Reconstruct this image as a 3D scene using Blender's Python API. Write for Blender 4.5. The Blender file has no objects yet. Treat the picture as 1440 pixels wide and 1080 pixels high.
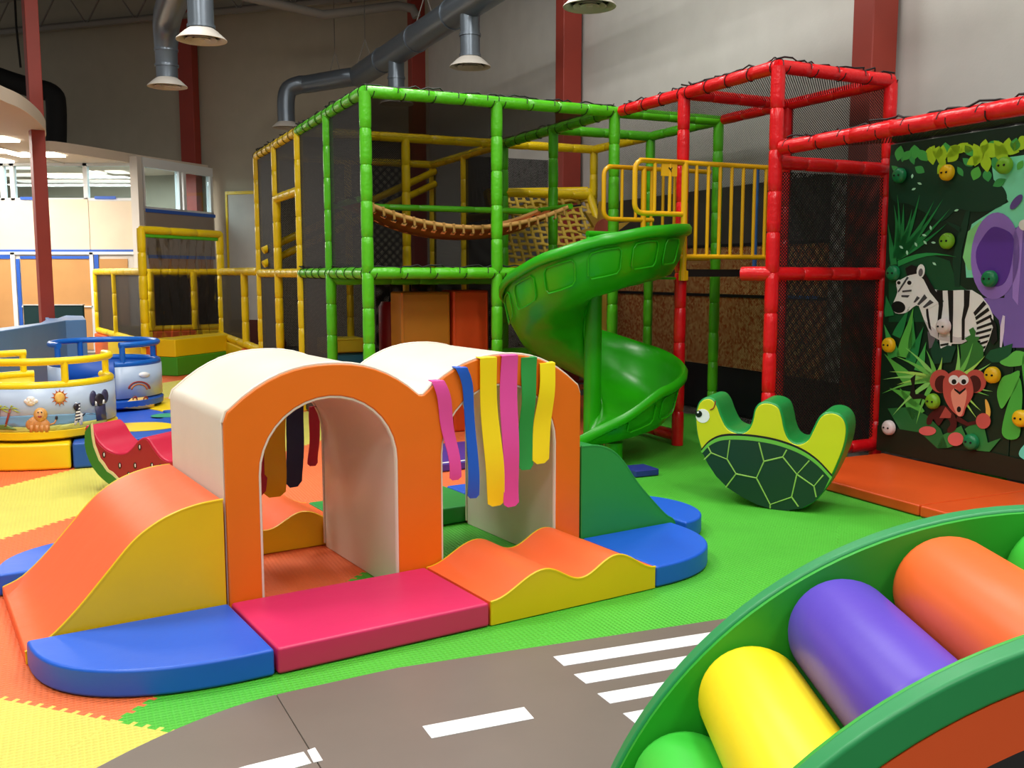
import bpy, bmesh, math, random
from mathutils import Vector, Matrix
random.seed(7)
scene = bpy.context.scene
col = scene.collection
R = math.radians

# ------------------------------------------------------------------ camera, light, exposure
F_PX, CAM_H = 1350.0, 1.4
PITCH = math.atan(156 / F_PX)
cam = bpy.data.cameras.new('camera')
cam.sensor_fit = 'HORIZONTAL'; cam.sensor_width = 36.0; cam.lens = 36.0 * F_PX / 1440.0
cam.clip_start = 0.05; cam.clip_end = 200
cam_o = bpy.data.objects.new('camera', cam); col.objects.link(cam_o)
cam_o.location = (0, 0, CAM_H); cam_o.rotation_euler = (R(90) - PITCH, 0, 0)
scene.camera = cam_o

world = bpy.data.worlds.new('world'); scene.world = world; world.use_nodes = True
bg = world.node_tree.nodes['Background']
bg.inputs[0].default_value = (1.0, 0.96, 0.9, 1); bg.inputs[1].default_value = 0.28

def area(name, loc, size, size_y, power, color=(1, .97, .92), rot=(0, 0, 0)):
    l = bpy.data.lights.new(name, 'AREA'); l.shape = 'RECTANGLE'; l.size = size; l.size_y = size_y
    l.energy = power; l.color = color
    o = bpy.data.objects.new(name, l); col.objects.link(o); o.location = loc; o.rotation_euler = rot
    return o
for i, (x, y, p) in enumerate([(-2.6, 1.2, 150), (1.4, 2.4, 150), (-3.2, 5.2, 200), (.6, 6.0, 100), (-3.6, 9.2, 110), (-6.8, 4.0, 120),
                               (3.0, -1.6, 150), (-1.0, -2.2, 165), (-4.2, 13.2, 22), (3.3, 4.2, 90), (-.3, 8.6, 125)]):  # last light is added to brighten the granular boards behind the tower
    area('ceiling_lamp_light', (x, y, 6.0), .5, 1.9, p * .85, rot=(0, 0, R(25)))

scene.view_settings.view_transform = 'Standard'; scene.view_settings.look = 'None'
scene.view_settings.gamma = 1.0; scene.view_settings.use_curve_mapping = False
scene.view_settings.exposure = 0.12

# ------------------------------------------------------------------ photograph geometry helpers
FW = Vector((0, math.cos(PITCH), -math.sin(PITCH))); UP = Vector((0, math.sin(PITCH), math.cos(PITCH)))
CAM = Vector((0, 0, CAM_H))
def ray(px, py): return Vector((1, 0, 0)) * ((px - 720) / F_PX) + UP * ((540 - py) / F_PX) + FW
def G(px, py, z=0.0):
    d = ray(px, py); return CAM + d * ((z - CAM_H) / d.z)
def YD(px, py, y):
    d = ray(px, py); return CAM + d * (y / d.y)
def on_plane(px, py, p0, n):
    d = ray(px, py); return CAM + d * ((p0 - CAM).dot(n) / d.dot(n))
A25 = R(25)
U = Vector((math.cos(A25), math.sin(A25), 0)); V = Vector((-math.sin(A25), math.cos(A25), 0))
def W(u, v, z=0.0): return U * u + V * v + Vector((0, 0, z))

# ------------------------------------------------------------------ materials
def lin(c):
    c = c / 255.0
    return c / 12.92 if c <= .04045 else ((c + .055) / 1.055) ** 2.4
def rgb(*c): return (lin(c[0]), lin(c[1]), lin(c[2]), 1)
MATS = {}
def mat(name, color, rough=.4, bump=0.0, bscale=20, kind='noise', metal=0.0, spec=.5, emit=0.0, var=0.0):
    if name in MATS: return MATS[name]
    m = bpy.data.materials.new(name); m.use_nodes = True; nt = m.node_tree; b = nt.nodes['Principled BSDF']
    c = rgb(*color)
    b.inputs['Base Color'].default_value = c; b.inputs['Roughness'].default_value = rough
    b.inputs['Metallic'].default_value = metal; b.inputs['Specular IOR Level'].default_value = spec
    if emit:
        b.inputs['Emission Color'].default_value = c; b.inputs['Emission Strength'].default_value = emit
    if bump or var:
        tc = nt.nodes.new('ShaderNodeTexCoord')
        n = nt.nodes.new('ShaderNodeTexNoise'); n.inputs['Scale'].default_value = bscale; n.inputs['Detail'].default_value = 3
        nt.links.new(tc.outputs['Object'], n.inputs['Vector'])
        if bump:
            bp = nt.nodes.new('ShaderNodeBump'); bp.inputs['Strength'].default_value = bump; bp.inputs['Distance'].default_value = .02
            nt.links.new(n.outputs['Fac'], bp.inputs['Height']); nt.links.new(bp.outputs['Normal'], b.inputs['Normal'])
        if var:
            n2 = nt.nodes.new('ShaderNodeTexNoise'); n2.inputs['Scale'].default_value = 3.0; n2.inputs['Detail'].default_value = 5
            nt.links.new(tc.outputs['Object'], n2.inputs['Vector'])
            r = nt.nodes.new('ShaderNodeValToRGB')
            r.color_ramp.elements[0].position = .3; r.color_ramp.elements[1].position = .7
            r.color_ramp.elements[0].color = tuple(x * (1 - var) for x in c[:3]) + (1,)
            r.color_ramp.elements[1].color = tuple(min(1, x * (1 + var)) for x in c[:3]) + (1,)
            nt.links.new(n2.outputs['Fac'], r.inputs['Fac']); nt.links.new(r.outputs['Color'], b.inputs['Base Color'])
    MATS[name] = m
    return m
def vinyl(name, *c): return mat('vinyl_' + name, c, .42, .10, 9, var=.03)
def foam_mat(name, *c):
    key = 'foam_' + name
    if key in MATS: return MATS[key]
    m = mat(key, c, .6, var=.05); nt = m.node_tree; b = nt.nodes['Principled BSDF']
    tc = nt.nodes.new('ShaderNodeTexCoord'); mp = nt.nodes.new('ShaderNodeMapping')
    nt.links.new(tc.outputs['Object'], mp.inputs['Vector'])
    ch = []
    for ang, s in ((45, 1), (-45, 1)):
        w = nt.nodes.new('ShaderNodeTexWave'); w.wave_type = 'BANDS'; w.inputs['Scale'].default_value = 16; w.inputs['Distortion'].default_value = .6
        q = nt.nodes.new('ShaderNodeMapping'); q.inputs['Rotation'].default_value = (0, 0, R(ang))
        nt.links.new(mp.outputs['Vector'], q.inputs['Vector']); nt.links.new(q.outputs['Vector'], w.inputs['Vector']); ch.append(w)
    mx = nt.nodes.new('ShaderNodeMath'); mx.operation = 'MULTIPLY'
    nt.links.new(ch[0].outputs['Fac'], mx.inputs[0]); nt.links.new(ch[1].outputs['Fac'], mx.inputs[1])
    bp = nt.nodes.new('ShaderNodeBump'); bp.inputs['Strength'].default_value = .5; bp.inputs['Distance'].default_value = .012
    nt.links.new(mx.outputs[0], bp.inputs['Height']); nt.links.new(bp.outputs['Normal'], b.inputs['Normal'])
    return m
def net_mat(name, cover, per_m=34, color=(10, 10, 12)):
    key = 'net_' + name
    if key in MATS: return MATS[key]
    m = bpy.data.materials.new(key); m.use_nodes = True; nt = m.node_tree
    b = nt.nodes['Principled BSDF']; b.inputs['Base Color'].default_value = rgb(*color); b.inputs['Roughness'].default_value = .7
    out = nt.nodes['Material Output']; tr = nt.nodes.new('ShaderNodeBsdfTransparent'); mx = nt.nodes.new('ShaderNodeMixShader')
    uv = nt.nodes.new('ShaderNodeUVMap'); mp = nt.nodes.new('ShaderNodeMapping'); mp.inputs['Scale'].default_value = (per_m,) * 3
    mp.inputs['Rotation'].default_value = (0, 0, R(45))
    nt.links.new(uv.outputs['UV'], mp.inputs['Vector'])
    sp = nt.nodes.new('ShaderNodeSeparateXYZ'); nt.links.new(mp.outputs['Vector'], sp.inputs[0])
    side = 1 - math.sqrt(1 - cover); g = []
    for ax in ('X', 'Y'):
        f = nt.nodes.new('ShaderNodeMath'); f.operation = 'FRACT'; nt.links.new(sp.outputs[ax], f.inputs[0])
        l = nt.nodes.new('ShaderNodeMath'); l.operation = 'LESS_THAN'; l.inputs[1].default_value = side; nt.links.new(f.outputs[0], l.inputs[0]); g.append(l)
    mm = nt.nodes.new('ShaderNodeMath'); mm.operation = 'MAXIMUM'
    nt.links.new(g[0].outputs[0], mm.inputs[0]); nt.links.new(g[1].outputs[0], mm.inputs[1])
    nt.links.new(mm.outputs[0], mx.inputs[0]); nt.links.new(tr.outputs[0], mx.inputs[1]); nt.links.new(b.outputs[0], mx.inputs[2])
    nt.links.new(mx.outputs[0], out.inputs['Surface'])
    MATS[key] = m
    return m
def clear_mat(name, fac=.12, tint=(235, 235, 230), rough=.08):
    if name in MATS: return MATS[name]
    m = bpy.data.materials.new(name); m.use_nodes = True; nt = m.node_tree
    out = nt.nodes['Material Output']; tr = nt.nodes.new('ShaderNodeBsdfTransparent'); tr.inputs[0].default_value = rgb(*tint)
    gl = nt.nodes.new('ShaderNodeBsdfGlossy'); gl.inputs['Roughness'].default_value = rough
    mx = nt.nodes.new('ShaderNodeMixShader'); mx.inputs[0].default_value = fac
    nt.links.new(tr.outputs[0], mx.inputs[1]); nt.links.new(gl.outputs[0], mx.inputs[2]); nt.links.new(mx.outputs[0], out.inputs['Surface'])
    MATS[name] = m
    return m

# ------------------------------------------------------------------ mesh helpers
def link(name, me, m=None, parent=None, loc=None):
    o = bpy.data.objects.new(name, me); col.objects.link(o)
    if m is not None and me is not None:
        if not me.materials: me.materials.append(m)
    if parent is not None: o.parent = parent
    if loc is not None: o.location = loc
    return o
def tag(o, label, cat, group=None, kind=None):
    o['label'] = label
    if cat: o['category'] = cat
    if group: o['group'] = group
    if kind: o['kind'] = kind
    return o
def empty(name, loc, rz=0.0, label=None, cat=None, group=None):
    o = bpy.data.objects.new(name, None); col.objects.link(o); o.location = loc; o.rotation_euler = (0, 0, rz); o.empty_display_size = .1
    if label: tag(o, label, cat, group)
    return o
def struct(o, label=None):
    o['kind'] = 'structure'
    if label: o['label'] = label
    return o
def finish(bm, name, smooth=True, ang=38):
    bmesh.ops.recalc_face_normals(bm, faces=bm.faces[:])
    me = bpy.data.meshes.new(name); bm.to_mesh(me); bm.free()
    if smooth:
        me.polygons.foreach_set('use_smooth', [True] * len(me.polygons)); me.set_sharp_from_angle(angle=R(ang))
    return me
def bevel(o, w=.012, seg=3, ang=40):
    md = o.modifiers.new('bevel', 'BEVEL'); md.width = w; md.segments = seg; md.limit_method = 'ANGLE'; md.angle_limit = R(ang)
    md.harden_normals = True
    return o
def box_me(x0, x1, y0, y1, z0, z1, name='box'):
    bm = bmesh.new(); bmesh.ops.create_cube(bm, size=1)
    for v in bm.verts: v.co = Vector(((x0 + x1) / 2 + v.co.x * (x1 - x0), (y0 + y1) / 2 + v.co.y * (y1 - y0), (z0 + z1) / 2 + v.co.z * (z1 - z0)))
    return finish(bm, name, True, 30)
def box(name, x0, x1, y0, y1, z0, z1, m, parent=None, bev=0.0):
    o = link(name, box_me(x0, x1, y0, y1, z0, z1, name), m, parent)
    if bev: bevel(o, bev)
    return o
def prism_me(pts, d0, d1, plane='xz', name='prism', ang=30):
    """polygon pts in the given plane, extruded along the third axis from d0 to d1"""
    def co(p, d):
        if plane == 'xz': return (p[0], d, p[1])
        if plane == 'xy': return (p[0], p[1], d)
        return (d, p[0], p[1])
    bm = bmesh.new(); n = len(pts)
    a = [bm.verts.new(co(p, d0)) for p in pts]; b = [bm.verts.new(co(p, d1)) for p in pts]
    bm.faces.new(a); bm.faces.new(b[::-1])
    for i in range(n): bm.faces.new((a[i], b[i], b[(i + 1) % n], a[(i + 1) % n]))
    return finish(bm, name, True, ang)
def prism(name, pts, d0, d1, m, parent=None, plane='xz', bev=0.0, ang=30):
    o = link(name, prism_me(pts, d0, d1, plane, name, ang), m, parent)
    if bev: bevel(o, bev)
    return o
def frames(pts, closed=False):
    n = len(pts); T = []
    for i in range(n):
        a = pts[i - 1] if (i or closed) else pts[0]; b = pts[(i + 1) % n] if (i < n - 1 or closed) else pts[-1]
        t = (b - a)
        T.append(t.normalized() if t.length > 1e-9 else Vector((0, 0, 1)))
    ref = Vector((0, 0, 1)) if abs(T[0].z) < .9 else Vector((1, 0, 0))
    N = [(ref - T[0] * ref.dot(T[0])).normalized()]
    for i in range(1, n):
        q = N[-1] - T[i] * N[-1].dot(T[i]); N.append(q.normalized() if q.length > 1e-6 else N[-1])
    return T, N
def tube_into(bm, pts, r, seg=10, closed=False, caps=True):
    pts = [Vector(p) for p in pts]; T, N = frames(pts, closed); rings = []
    rr = r if isinstance(r, (list, tuple)) else [r] * len(pts)
    for p, t, n, q in zip(pts, T, N, rr):
        bn = t.cross(n)
        rings.append([bm.verts.new(p + (n * math.cos(2 * math.pi * k / seg) + bn * math.sin(2 * math.pi * k / seg)) * q) for k in range(seg)])
    m = len(rings)
    for i in range(m if closed else m - 1):
        a, b = rings[i], rings[(i + 1) % m]
        for k in range(seg): bm.faces.new((a[k], a[(k + 1) % seg], b[(k + 1) % seg], b[k]))
    if caps and not closed: bm.faces.new(rings[0][::-1]); bm.faces.new(rings[-1])
def tube(name, pts, r, m, parent=None, seg=10, closed=False, ang=50):
    bm = bmesh.new(); tube_into(bm, pts, r, seg, closed); return link(name, finish(bm, name, True, ang), m, parent)
def padded(name, p0, p1, m, parent=None, r=.055, step=.27, seg=12):
    p0, p1 = Vector(p0), Vector(p1); L = (p1 - p0).length; n = max(1, round(L / step)); pts = []; rr = []
    for i in range(n):
        for f, k in ((.03, 1.0), (.25, 1.03), (.5, 1.045), (.75, 1.03), (.97, 1.0)):
            pts.append(p0.lerp(p1, (i + f) / n)); rr.append(r * (k + random.uniform(-.012, .012)))
        if i < n - 1: pts.append(p0.lerp(p1, (i + 1) / n)); rr.append(r * .86)
    pts[0] = p0; pts[-1] = p1
    bm = bmesh.new(); tube_into(bm, pts, rr, seg); return link(name, finish(bm, name, True, 60), m, parent)
def lathe_me(prof, seg=32, name='lathe', ang=40):
    bm = bmesh.new(); rings = []
    for (r, z) in prof:
        if r < 1e-6: rings.append([bm.verts.new((0, 0, z))])
        else: rings.append([bm.verts.new((r * math.cos(2 * math.pi * k / seg), r * math.sin(2 * math.pi * k / seg), z)) for k in range(seg)])
    for a, b in zip(rings, rings[1:]):
        for k in range(seg):
            j = (k + 1) % seg
            if len(a) == 1 and len(b) == 1: continue
            if len(a) == 1: bm.faces.new((a[0], b[k], b[j]))
            elif len(b) == 1: bm.faces.new((a[k], a[j], b[0]))
            else: bm.faces.new((a[k], a[j], b[j], b[k]))
    return finish(bm, name, True, ang)
def lathe(name, prof, m, parent=None, loc=None, rot=None, seg=32, ang=40):
    o = link(name, lathe_me(prof, seg, name, ang), m, parent, loc)
    if rot: o.rotation_euler = rot
    return o
def quad_uv(name, a, b, c, d, m, parent=None):
    """quad with uv in metres (for nets)"""
    a, b, c, d = map(Vector, (a, b, c, d))
    me = bpy.data.meshes.new(name); me.from_pydata([a, b, c, d], [], [(0, 1, 2, 3)])
    uvl = me.uv_layers.new(name='UVMap'); w = (b - a).length; h = (d - a).length; w2 = (c - d).length; h2 = (c - b).length
    for i, t in enumerate(((0, 0), (w, 0), (w2, h2), (0, h))): uvl.data[i].uv = t
    return link(name, me, m, parent)
def sheet(name, rows, m, parent=None, thick=0.0, closed=False, ang=50):
    bm = bmesh.new(); g = [[bm.verts.new(p) for p in r] for r in rows]
    for a, b in zip(g, g[1:]):
        for k in range(len(a) - 1): bm.faces.new((a[k], a[k + 1], b[k + 1], b[k]))
    o = link(name, finish(bm, name, True, ang), m, parent)
    if thick:
        md = o.modifiers.new('solid', 'SOLIDIFY'); md.thickness = thick; md.offset = 0
    return o
def cat_rom(pts, n=6, closed=False):
    pts = [Vector(p) for p in pts]; out = []; N = len(pts)
    for i in range(N if closed else N - 1):
        g = (lambda k: pts[k % N]) if closed else (lambda k: pts[min(max(k, 0), N - 1)])
        p0, p1, p2, p3 = g(i - 1), g(i), g(i + 1), g(i + 2)
        for k in range(n):
            t = k / n
            out.append(.5 * ((2 * p1) + (p2 - p0) * t + (2 * p0 - 5 * p1 + 4 * p2 - p3) * t * t + (3 * p1 - p0 - 3 * p2 + p3) * t ** 3))
    if not closed: out.append(pts[-1])
    return out
def smooth2(pts, n=5, closed=True): return [(p.x, p.y) for p in cat_rom([(a, b, 0) for a, b in pts], n, closed)]

# palette
C_WALL = mat('painted_wall', (200, 199, 193), .85, .05, 40, var=.04)
C_FARWALL = mat('painted_far_wall', (176, 168, 150), .85, .05, 40, var=.04)
C_COL = mat('red_oxide_paint', (158, 56, 42), .5, var=.06)
C_DUCT = mat('duct_grey_metal', (112, 122, 132), .32, .06, 14, metal=.55)
C_DIFF = mat('diffuser_offwhite', (206, 200, 190), .5)
C_ROOF = mat('roof_deck_grey', (105, 101, 96), .8, var=.1)
C_STEEL = mat('joist_grey', (140, 135, 128), .6)
BLUE = vinyl('blue', 22, 92, 208); PINK = vinyl('pink', 215, 40, 98); ORANGE = vinyl('orange', 240, 104, 52)
YEL = vinyl('yellow', 232, 190, 8); FACE = vinyl('face_orange', 230, 112, 8); CREAM = vinyl('cream', 226, 217, 200)
GREEN = vinyl('mat_green', 40, 150, 66); NAVY = vinyl('navy', 24, 40, 92); MAG = vinyl('magenta', 228, 78, 168)
BRYEL = vinyl('bright_yellow', 250, 226, 20); CRIM = vinyl('crimson', 190, 34, 70); PURP = vinyl('purple', 88, 62, 190)
BLACK = mat('black_fabric', (14, 14, 16), .8); CORD = mat('black_cord', (12, 12, 12), .7)
P_GREEN = mat('pipe_sleeve_green', (84, 190, 26), .3, .25, 30, var=.06); P_YEL = mat('pipe_sleeve_yellow', (240, 206, 14), .3, .25, 30, var=.05)
P_RED = mat('pipe_sleeve_red', (222, 14, 24), .28, .25, 30, var=.06)
NET = net_mat('open', .62, 62); NETD = net_mat('dense', .94, 70); NETK = net_mat('thick', .85, 64); NETL = net_mat('light', .34, 60)
SLIDE_G = mat('moulded_green_plastic', (40, 168, 12), .3, .03, 30, var=.04)
WHITE = mat('white_paint', (240, 240, 238), .5)

# ================================================================== THE SETTING
FLOOR_C = mat('subfloor_concrete', (120, 116, 110), .8, var=.06)
floor = struct(box('floor', -16, 9, -6, 24, -.12, -.02, FLOOR_C), 'hall floor covered with coloured interlocking foam tiles')
# --- interlocking foam tiles, children of the floor
TS = 1.04; TA = R(70); Q0 = G(165, 1013)
e1 = Vector((math.cos(TA), math.sin(TA), 0)); e2 = Vector((-e1.y, e1.x, 0))
def tooth_edge(n=41, amp=.011):
    pts = []; w = TS / n
    for k in range(n):
        x0 = k * w; s = amp if k % 2 else -amp
        if k == 0 or k == n - 1: s = 0
        f = .004 if s else 0
        pts += [(x0 - (f if s > 0 else -f) * (1 if s else 0), s), (x0 + w + (f if s > 0 else -f) * (1 if s else 0), s)]
    pts[0] = (0, 0); pts[-1] = (TS, 0)
    return pts
te = tooth_edge()
ring = [(x, y) for x, y in te] + [(TS - y, x) for x, y in te][1:] + [(x, TS + y) for x, y in te][::-1][1:] + [(-y, x) for x, y in te][::-1][1:-1]
tile_me = {}
F_ORANGE = foam_mat('orange', 236, 112, 58); F_YEL = foam_mat('yellow', 216, 208, 92); F_GREEN = foam_mat('green', 74, 182, 44)
def tile_mesh(cname, m):
    if cname not in tile_me:
        me = prism_me(ring, -.02, 0.0, 'xy', 'foam_tile_' + cname); me.materials.append(m); tile_me[cname] = me
    return tile_me[cname]
def tile_color(i, j):
    if i < 0 and j >= 0: return ('yellow', F_YEL) if j < 2 else ('orange', F_ORANGE)
    if j < 0: return ('green', F_GREEN) if i >= 0 or j < -1 else ('yellow', F_YEL)
    return ('yellow', F_YEL) if j % 3 == 2 else ('orange', F_ORANGE)
for i in range(-2, 15):
    for j in range(-9, 8):
        c = Q0 + e1 * ((i + .5) * TS) + e2 * ((j + .5) * TS)
        if c.y < .6 or c.y > 15.5 or abs(c.x) > c.y * .6 + 1.1 or c.dot(U) > 5.9: continue
        cn, cm = tile_color(i, j)
        o = link('foam_tile', tile_mesh(cn, cm), None, floor); o.location = Q0 + e1 * (i * TS) + e2 * (j * TS); o.rotation_euler = (0, 0, TA)

# --- walls
WU = 6.1
def uvbox(name, u0, u1, v0, v1, z0, z1, m, parent=None, bev=0):
    o = box(name, u0, u1, v0, v1, z0, z1, m, parent, bev); 
    if parent is None: o.rotation_euler = (0, 0, A25)
    return o
struct(uvbox('wall_right', WU, WU + .2, -5, 17.3, 0, 7.2, C_WALL), 'pale grey hall wall behind the climbing frames')
CORNER = W(WU, 16.6)
far_l = Vector((-15.0, 21.9, 0)); fdir = (far_l - CORNER).normalized(); flen = (far_l - CORNER).length; fang = math.atan2(fdir.y, fdir.x)
fw = struct(box('wall_back', 0, flen, -.2, 0, 0, 7.2, C_FARWALL), 'beige far wall of the hall')
fw.location = CORNER; fw.rotation_euler = (0, 0, fang)
ceiling = struct(box('ceiling', -16, 9, -6, 24, 7.2, 7.3, C_ROOF), 'dark metal roof deck')
# corrugation ribs of the deck
for k in range(22):
    b = box('roof_rib', 0, 16, -.04, .04, 7.12, 7.2, C_ROOF, ceiling); b.location = Vector((-14, 11 + .55 * k, 0)); b.rotation_euler = (0, 0, R(-17))
# columns against the right wall
def column(name, u, v, label, su=.26, sv=.22):
    c = empty(name, W(u, v), A25, label, 'column', 'red steel columns')
    box('flange', -su / 2, su / 2, -sv / 2, sv / 2, 0.004, 7.19, C_COL, c, .012)
    box('base_plate', -su / 2 - .06, su / 2 + .06, -sv / 2 - .05, sv / 2 + .05, -.018, .012, C_COL, c)
    return c
def v_on_u(px, u):
    k = (px - 720) / F_PX; y = u / (U.x * k + U.y); return Vector((k * y, y, 0)).dot(V)
for px, lab in ((1213, 'red steel column behind the tall red climbing tower'), (797, 'red steel column behind the green climbing frame and below a round duct vent'),
                (590, 'distant red steel column where the grey duct passes in front')):
    column('steel_column', 5.93, v_on_u(px, 5.93), lab)
def far_pt(px, off=.0):
    k = (px - 720) / F_PX; n = Vector((-fdir.y, fdir.x, 0)); p0 = CORNER + n * off
    d = Vector((k, 1, 0)); t = p0.dot(n) / d.dot(n); return d * t
c = empty('steel_column', far_pt(278, .16), fang, 'dark red steel column against the beige far wall', 'column', 'red steel columns')
box('flange', -.16, .16, -.1, .1, 0.004, 7.19, C_COL, c, .012)
box('base_plate', -.2, .2, -.14, .14, -.018, .012, C_COL, c)
pb = Vector(((67 - 720) / F_PX * 13.2, 13.2, 0))
c = empty('steel_column', pb, R(38), 'bright red square post standing behind the blue curved low wall', 'column', 'red steel columns')
box('shaft', -.085, .085, -.085, .085, 0.004, 7.19, C_COL, c, .01)
box('base_plate', -.14, .14, -.14, .14, -.018, .012, C_COL, c)
# eave beam along the far wall + pipes + open-web joists
def along_far(s, off, z): n = Vector((-fdir.y, fdir.x, 0)); return CORNER + fdir * s + n * off + Vector((0, 0, z))
eb = struct(tube('trim_1', [along_far(.1, .12, 6.3), along_far(flen, .12, 6.3)], .07, C_STEEL), 'white eave pipe along the top of the far wall')
for k, off in enumerate((.75, 2.6, 4.6)):
    z0, z1 = 6.05, 6.85
    p = along_far(.6 + off * .7, off, 0)
    j = empty('roof_joist', p, fang, ['open web steel roof joist closest to the far wall', 'open web steel roof joist second from the far wall', 'open web steel roof joist third from the far wall'][k], 'roof joist', 'open web roof joists')
    L = flen - 1.4 - off * .7
    box('bottom_chord', 0, L, -.05, .05, z0, z0 + .07, C_STEEL, j); box('top_chord', 0, L, -.05, .05, z1, z1 + .07, C_STEEL, j)
    n = int(L / 1.1)
    for q in range(n):
        x0, x1 = q * L / n, (q + 1) * L / n
        tube('web_bar', [(x0, 0, z0 + .05), ((x0 + x1) / 2, 0, z1 + .02), (x1, 0, z0 + .05)], .018, C_STEEL, j, 6)
sp_ = [YD(340, -6, 15.6), YD(455, 21, 16.0), YD(560, 8, 16.4), YD(580, 12, 16.4), YD(586, 24, 16.4)]
tag(tube('sprinkler_pipe', sp_, .075, C_STEEL), 'pale bent pipe under the roof in front of a red column', 'pipe')

# ------------------------------------------------------------------ ducts
def duct_ring(p, d, r, par):
    d = d.normalized(); tube('duct_band', [p - d * .015, p + d * .015], r + .012, C_DUCT, par, 20)
def diffuser(top, z, par, r=.24):
    k = r / .24
    d = lathe('diffuser', [(.118, z + .115), (.165 * k, z + .08), (r, z + .012), (r + .004, z), (r - .012, z - .002), (.185 * k, z + .022), (.18 * k, z + .035)], C_DIFF, par, (top.x, top.y, 0), seg=36)
    lathe('throat_shade', [(0, z + .05), (.185 * k, z + .05), (.185 * k, z + .055), (0, z + .055)], BLACK, d, seg=30)  # black disc stands in for the shade inside the vent
    for r0, r1 in ((.115, .155), (.05, .092)): lathe('louver_ring', [(r0 * k, z + .04), (r1 * k, z + .004), (r1 * k - .006, z + .002), (r0 * k - .008, z + .036)], C_DIFF, d, seg=30)
    lathe('louver_cap', [(0, z + .006), (.028 * k, z + .004), (.03 * k, z + .012), (0, z + .02)], C_DIFF, d, seg=20)
def drop(par, base, p, ztop, zbot, r=.118):
    q = p - base
    tube('drop_duct', [(q.x, q.y, ztop), (q.x, q.y, zbot + .09)], r, C_DUCT, par, 20)
    for zz in (zbot + .13, (ztop + zbot) / 2): duct_ring(Vector((q.x, q.y, zz)), Vector((0, 0, 1)), r, par)
    diffuser(Vector((q.x, q.y, 0)), zbot, par)
def du(px, u):
    return W(u, v_on_u(px, u))
DZ = 4.55
main = empty('air_duct', W(4.5, 4.0), 0, 'long grey round air duct bending down behind the green climbing frame', 'air duct', 'grey round air ducts')
b0 = W(4.5, 4.0)
pts = [W(4.5, 3.6, DZ), du(690, 4.5) + Vector((0, 0, DZ)), du(512, 4.5) + Vector((0, 0, DZ))]
tube('main_run', [p - b0 for p in pts], .18, C_DUCT, main, 24)
e0 = du(512, 4.5) + Vector((0, 0, DZ))
ex = YD(404, 140, 16.6)
br = cat_rom([e0 + V * -.5, e0, e0 + Vector((-.25, .06, -.02)), Vector((ex.x + .35, 16.5, DZ - .02))], 4) + cat_rom([Vector((ex.x + .25, 16.5, DZ - .02)), Vector((ex.x + .06, 16.5, DZ - .1)), Vector((ex.x, 16.5, DZ - .3)), Vector((ex.x, 16.5, 3.9))], 4)
tube('branch_elbow', [p - b0 for p in br], .145, C_DUCT, main, 20)
diffuser(Vector((ex.x - b0.x, 16.5 - b0.y, 0)), 3.82, main)
for px in (825, 663, 562): drop(main, b0, du(px, 4.5), DZ, 3.82)
for px in (760, 640, 590, 545): duct_ring(du(px, 4.5) + Vector((0, 0, DZ)) - b0, V, .18, main)
for px in (603, 520):
    q = du(px, 4.5) + Vector((0, 0, DZ)) - b0
    for s in (-1, 1): tube('hanger_wire', [q + Vector((s * .16, 0, 0)), q + Vector((0, 0, .5)), q + Vector((0, 0, 2.6))], .008, C_STEEL, main, 5)
q = Vector((-2.95, 16.5, DZ)) - b0
for s in (-1, 1): tube('hanger_wire', [q + Vector((s * .12, 0, .05)), q + Vector((0, 0, .5)), q + Vector((0, 0, 2.6))], .008, C_STEEL, main, 5)
b1 = W(1.25, 4.0)
second = empty('air_duct', b1, 0, 'grey round air duct with two drop vents beside the square red post', 'air duct', 'grey round air ducts')
pe = YD(236, 132, 12.5); pe.z = 0; pn = YD(284, 70, 9.8); pn.z = 0
dd = (pe - pn).normalized()
run = [W(1.25, 4.0, DZ), pe - dd * .35 + Vector((0, 0, DZ)), pe - dd * .1 + Vector((0, 0, DZ - .1)), pe + Vector((0, 0, DZ - .35)), pe + Vector((0, 0, 3.85))]
tube('main_run', [p - b1 for p in run], [.19, .17, .16, .14, .13], C_DUCT, second, 24)
for z in (DZ - .36, 4.0): duct_ring(pe + Vector((0, 0, z)) - b1, Vector((0, 0, 1)), .135, second)
diffuser(pe - b1, 3.74, second); 
drop(second, b1, pn, DZ, 3.68, .125)
for s in (-1, 1):
    q = pe - dd * .45 + Vector((0, 0, DZ)) - b1
    tube('hanger_wire', [q + Vector((s * .17, 0, -.05)), q + Vector((0, 0, .6)), q + Vector((0, 0, 2.6))], .008, C_STEEL, second, 5)
tag(tube('black_flex_duct', cat_rom([YD(-30, 98, 17.5), YD(8, 112, 17.5), YD(40, 122, 17.5), YD(72, 131, 17.5), YD(79, 150, 17.5), YD(79, 215, 17.5)], 5), .17, BLACK, None, 14), 'black insulated duct turning down above the white canopy', 'air duct')
for k, (xa, xb, yb) in enumerate(((20, 29, 95), (33, 44, 95), (38, 52, 125))):
    tag(tube('hanging_cable', [YD(xa, -20, 17.0), YD(xa + 3, yb * .4, 17), YD(xb, yb, 17)], .02, CORD, None, 6), ['black cable hanging left of the square red post from the roof', 'thick black cable hanging beside the square red post', 'thin black cable hanging just behind the square red post'][k], 'cable', 'cables hanging from the roof')

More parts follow.
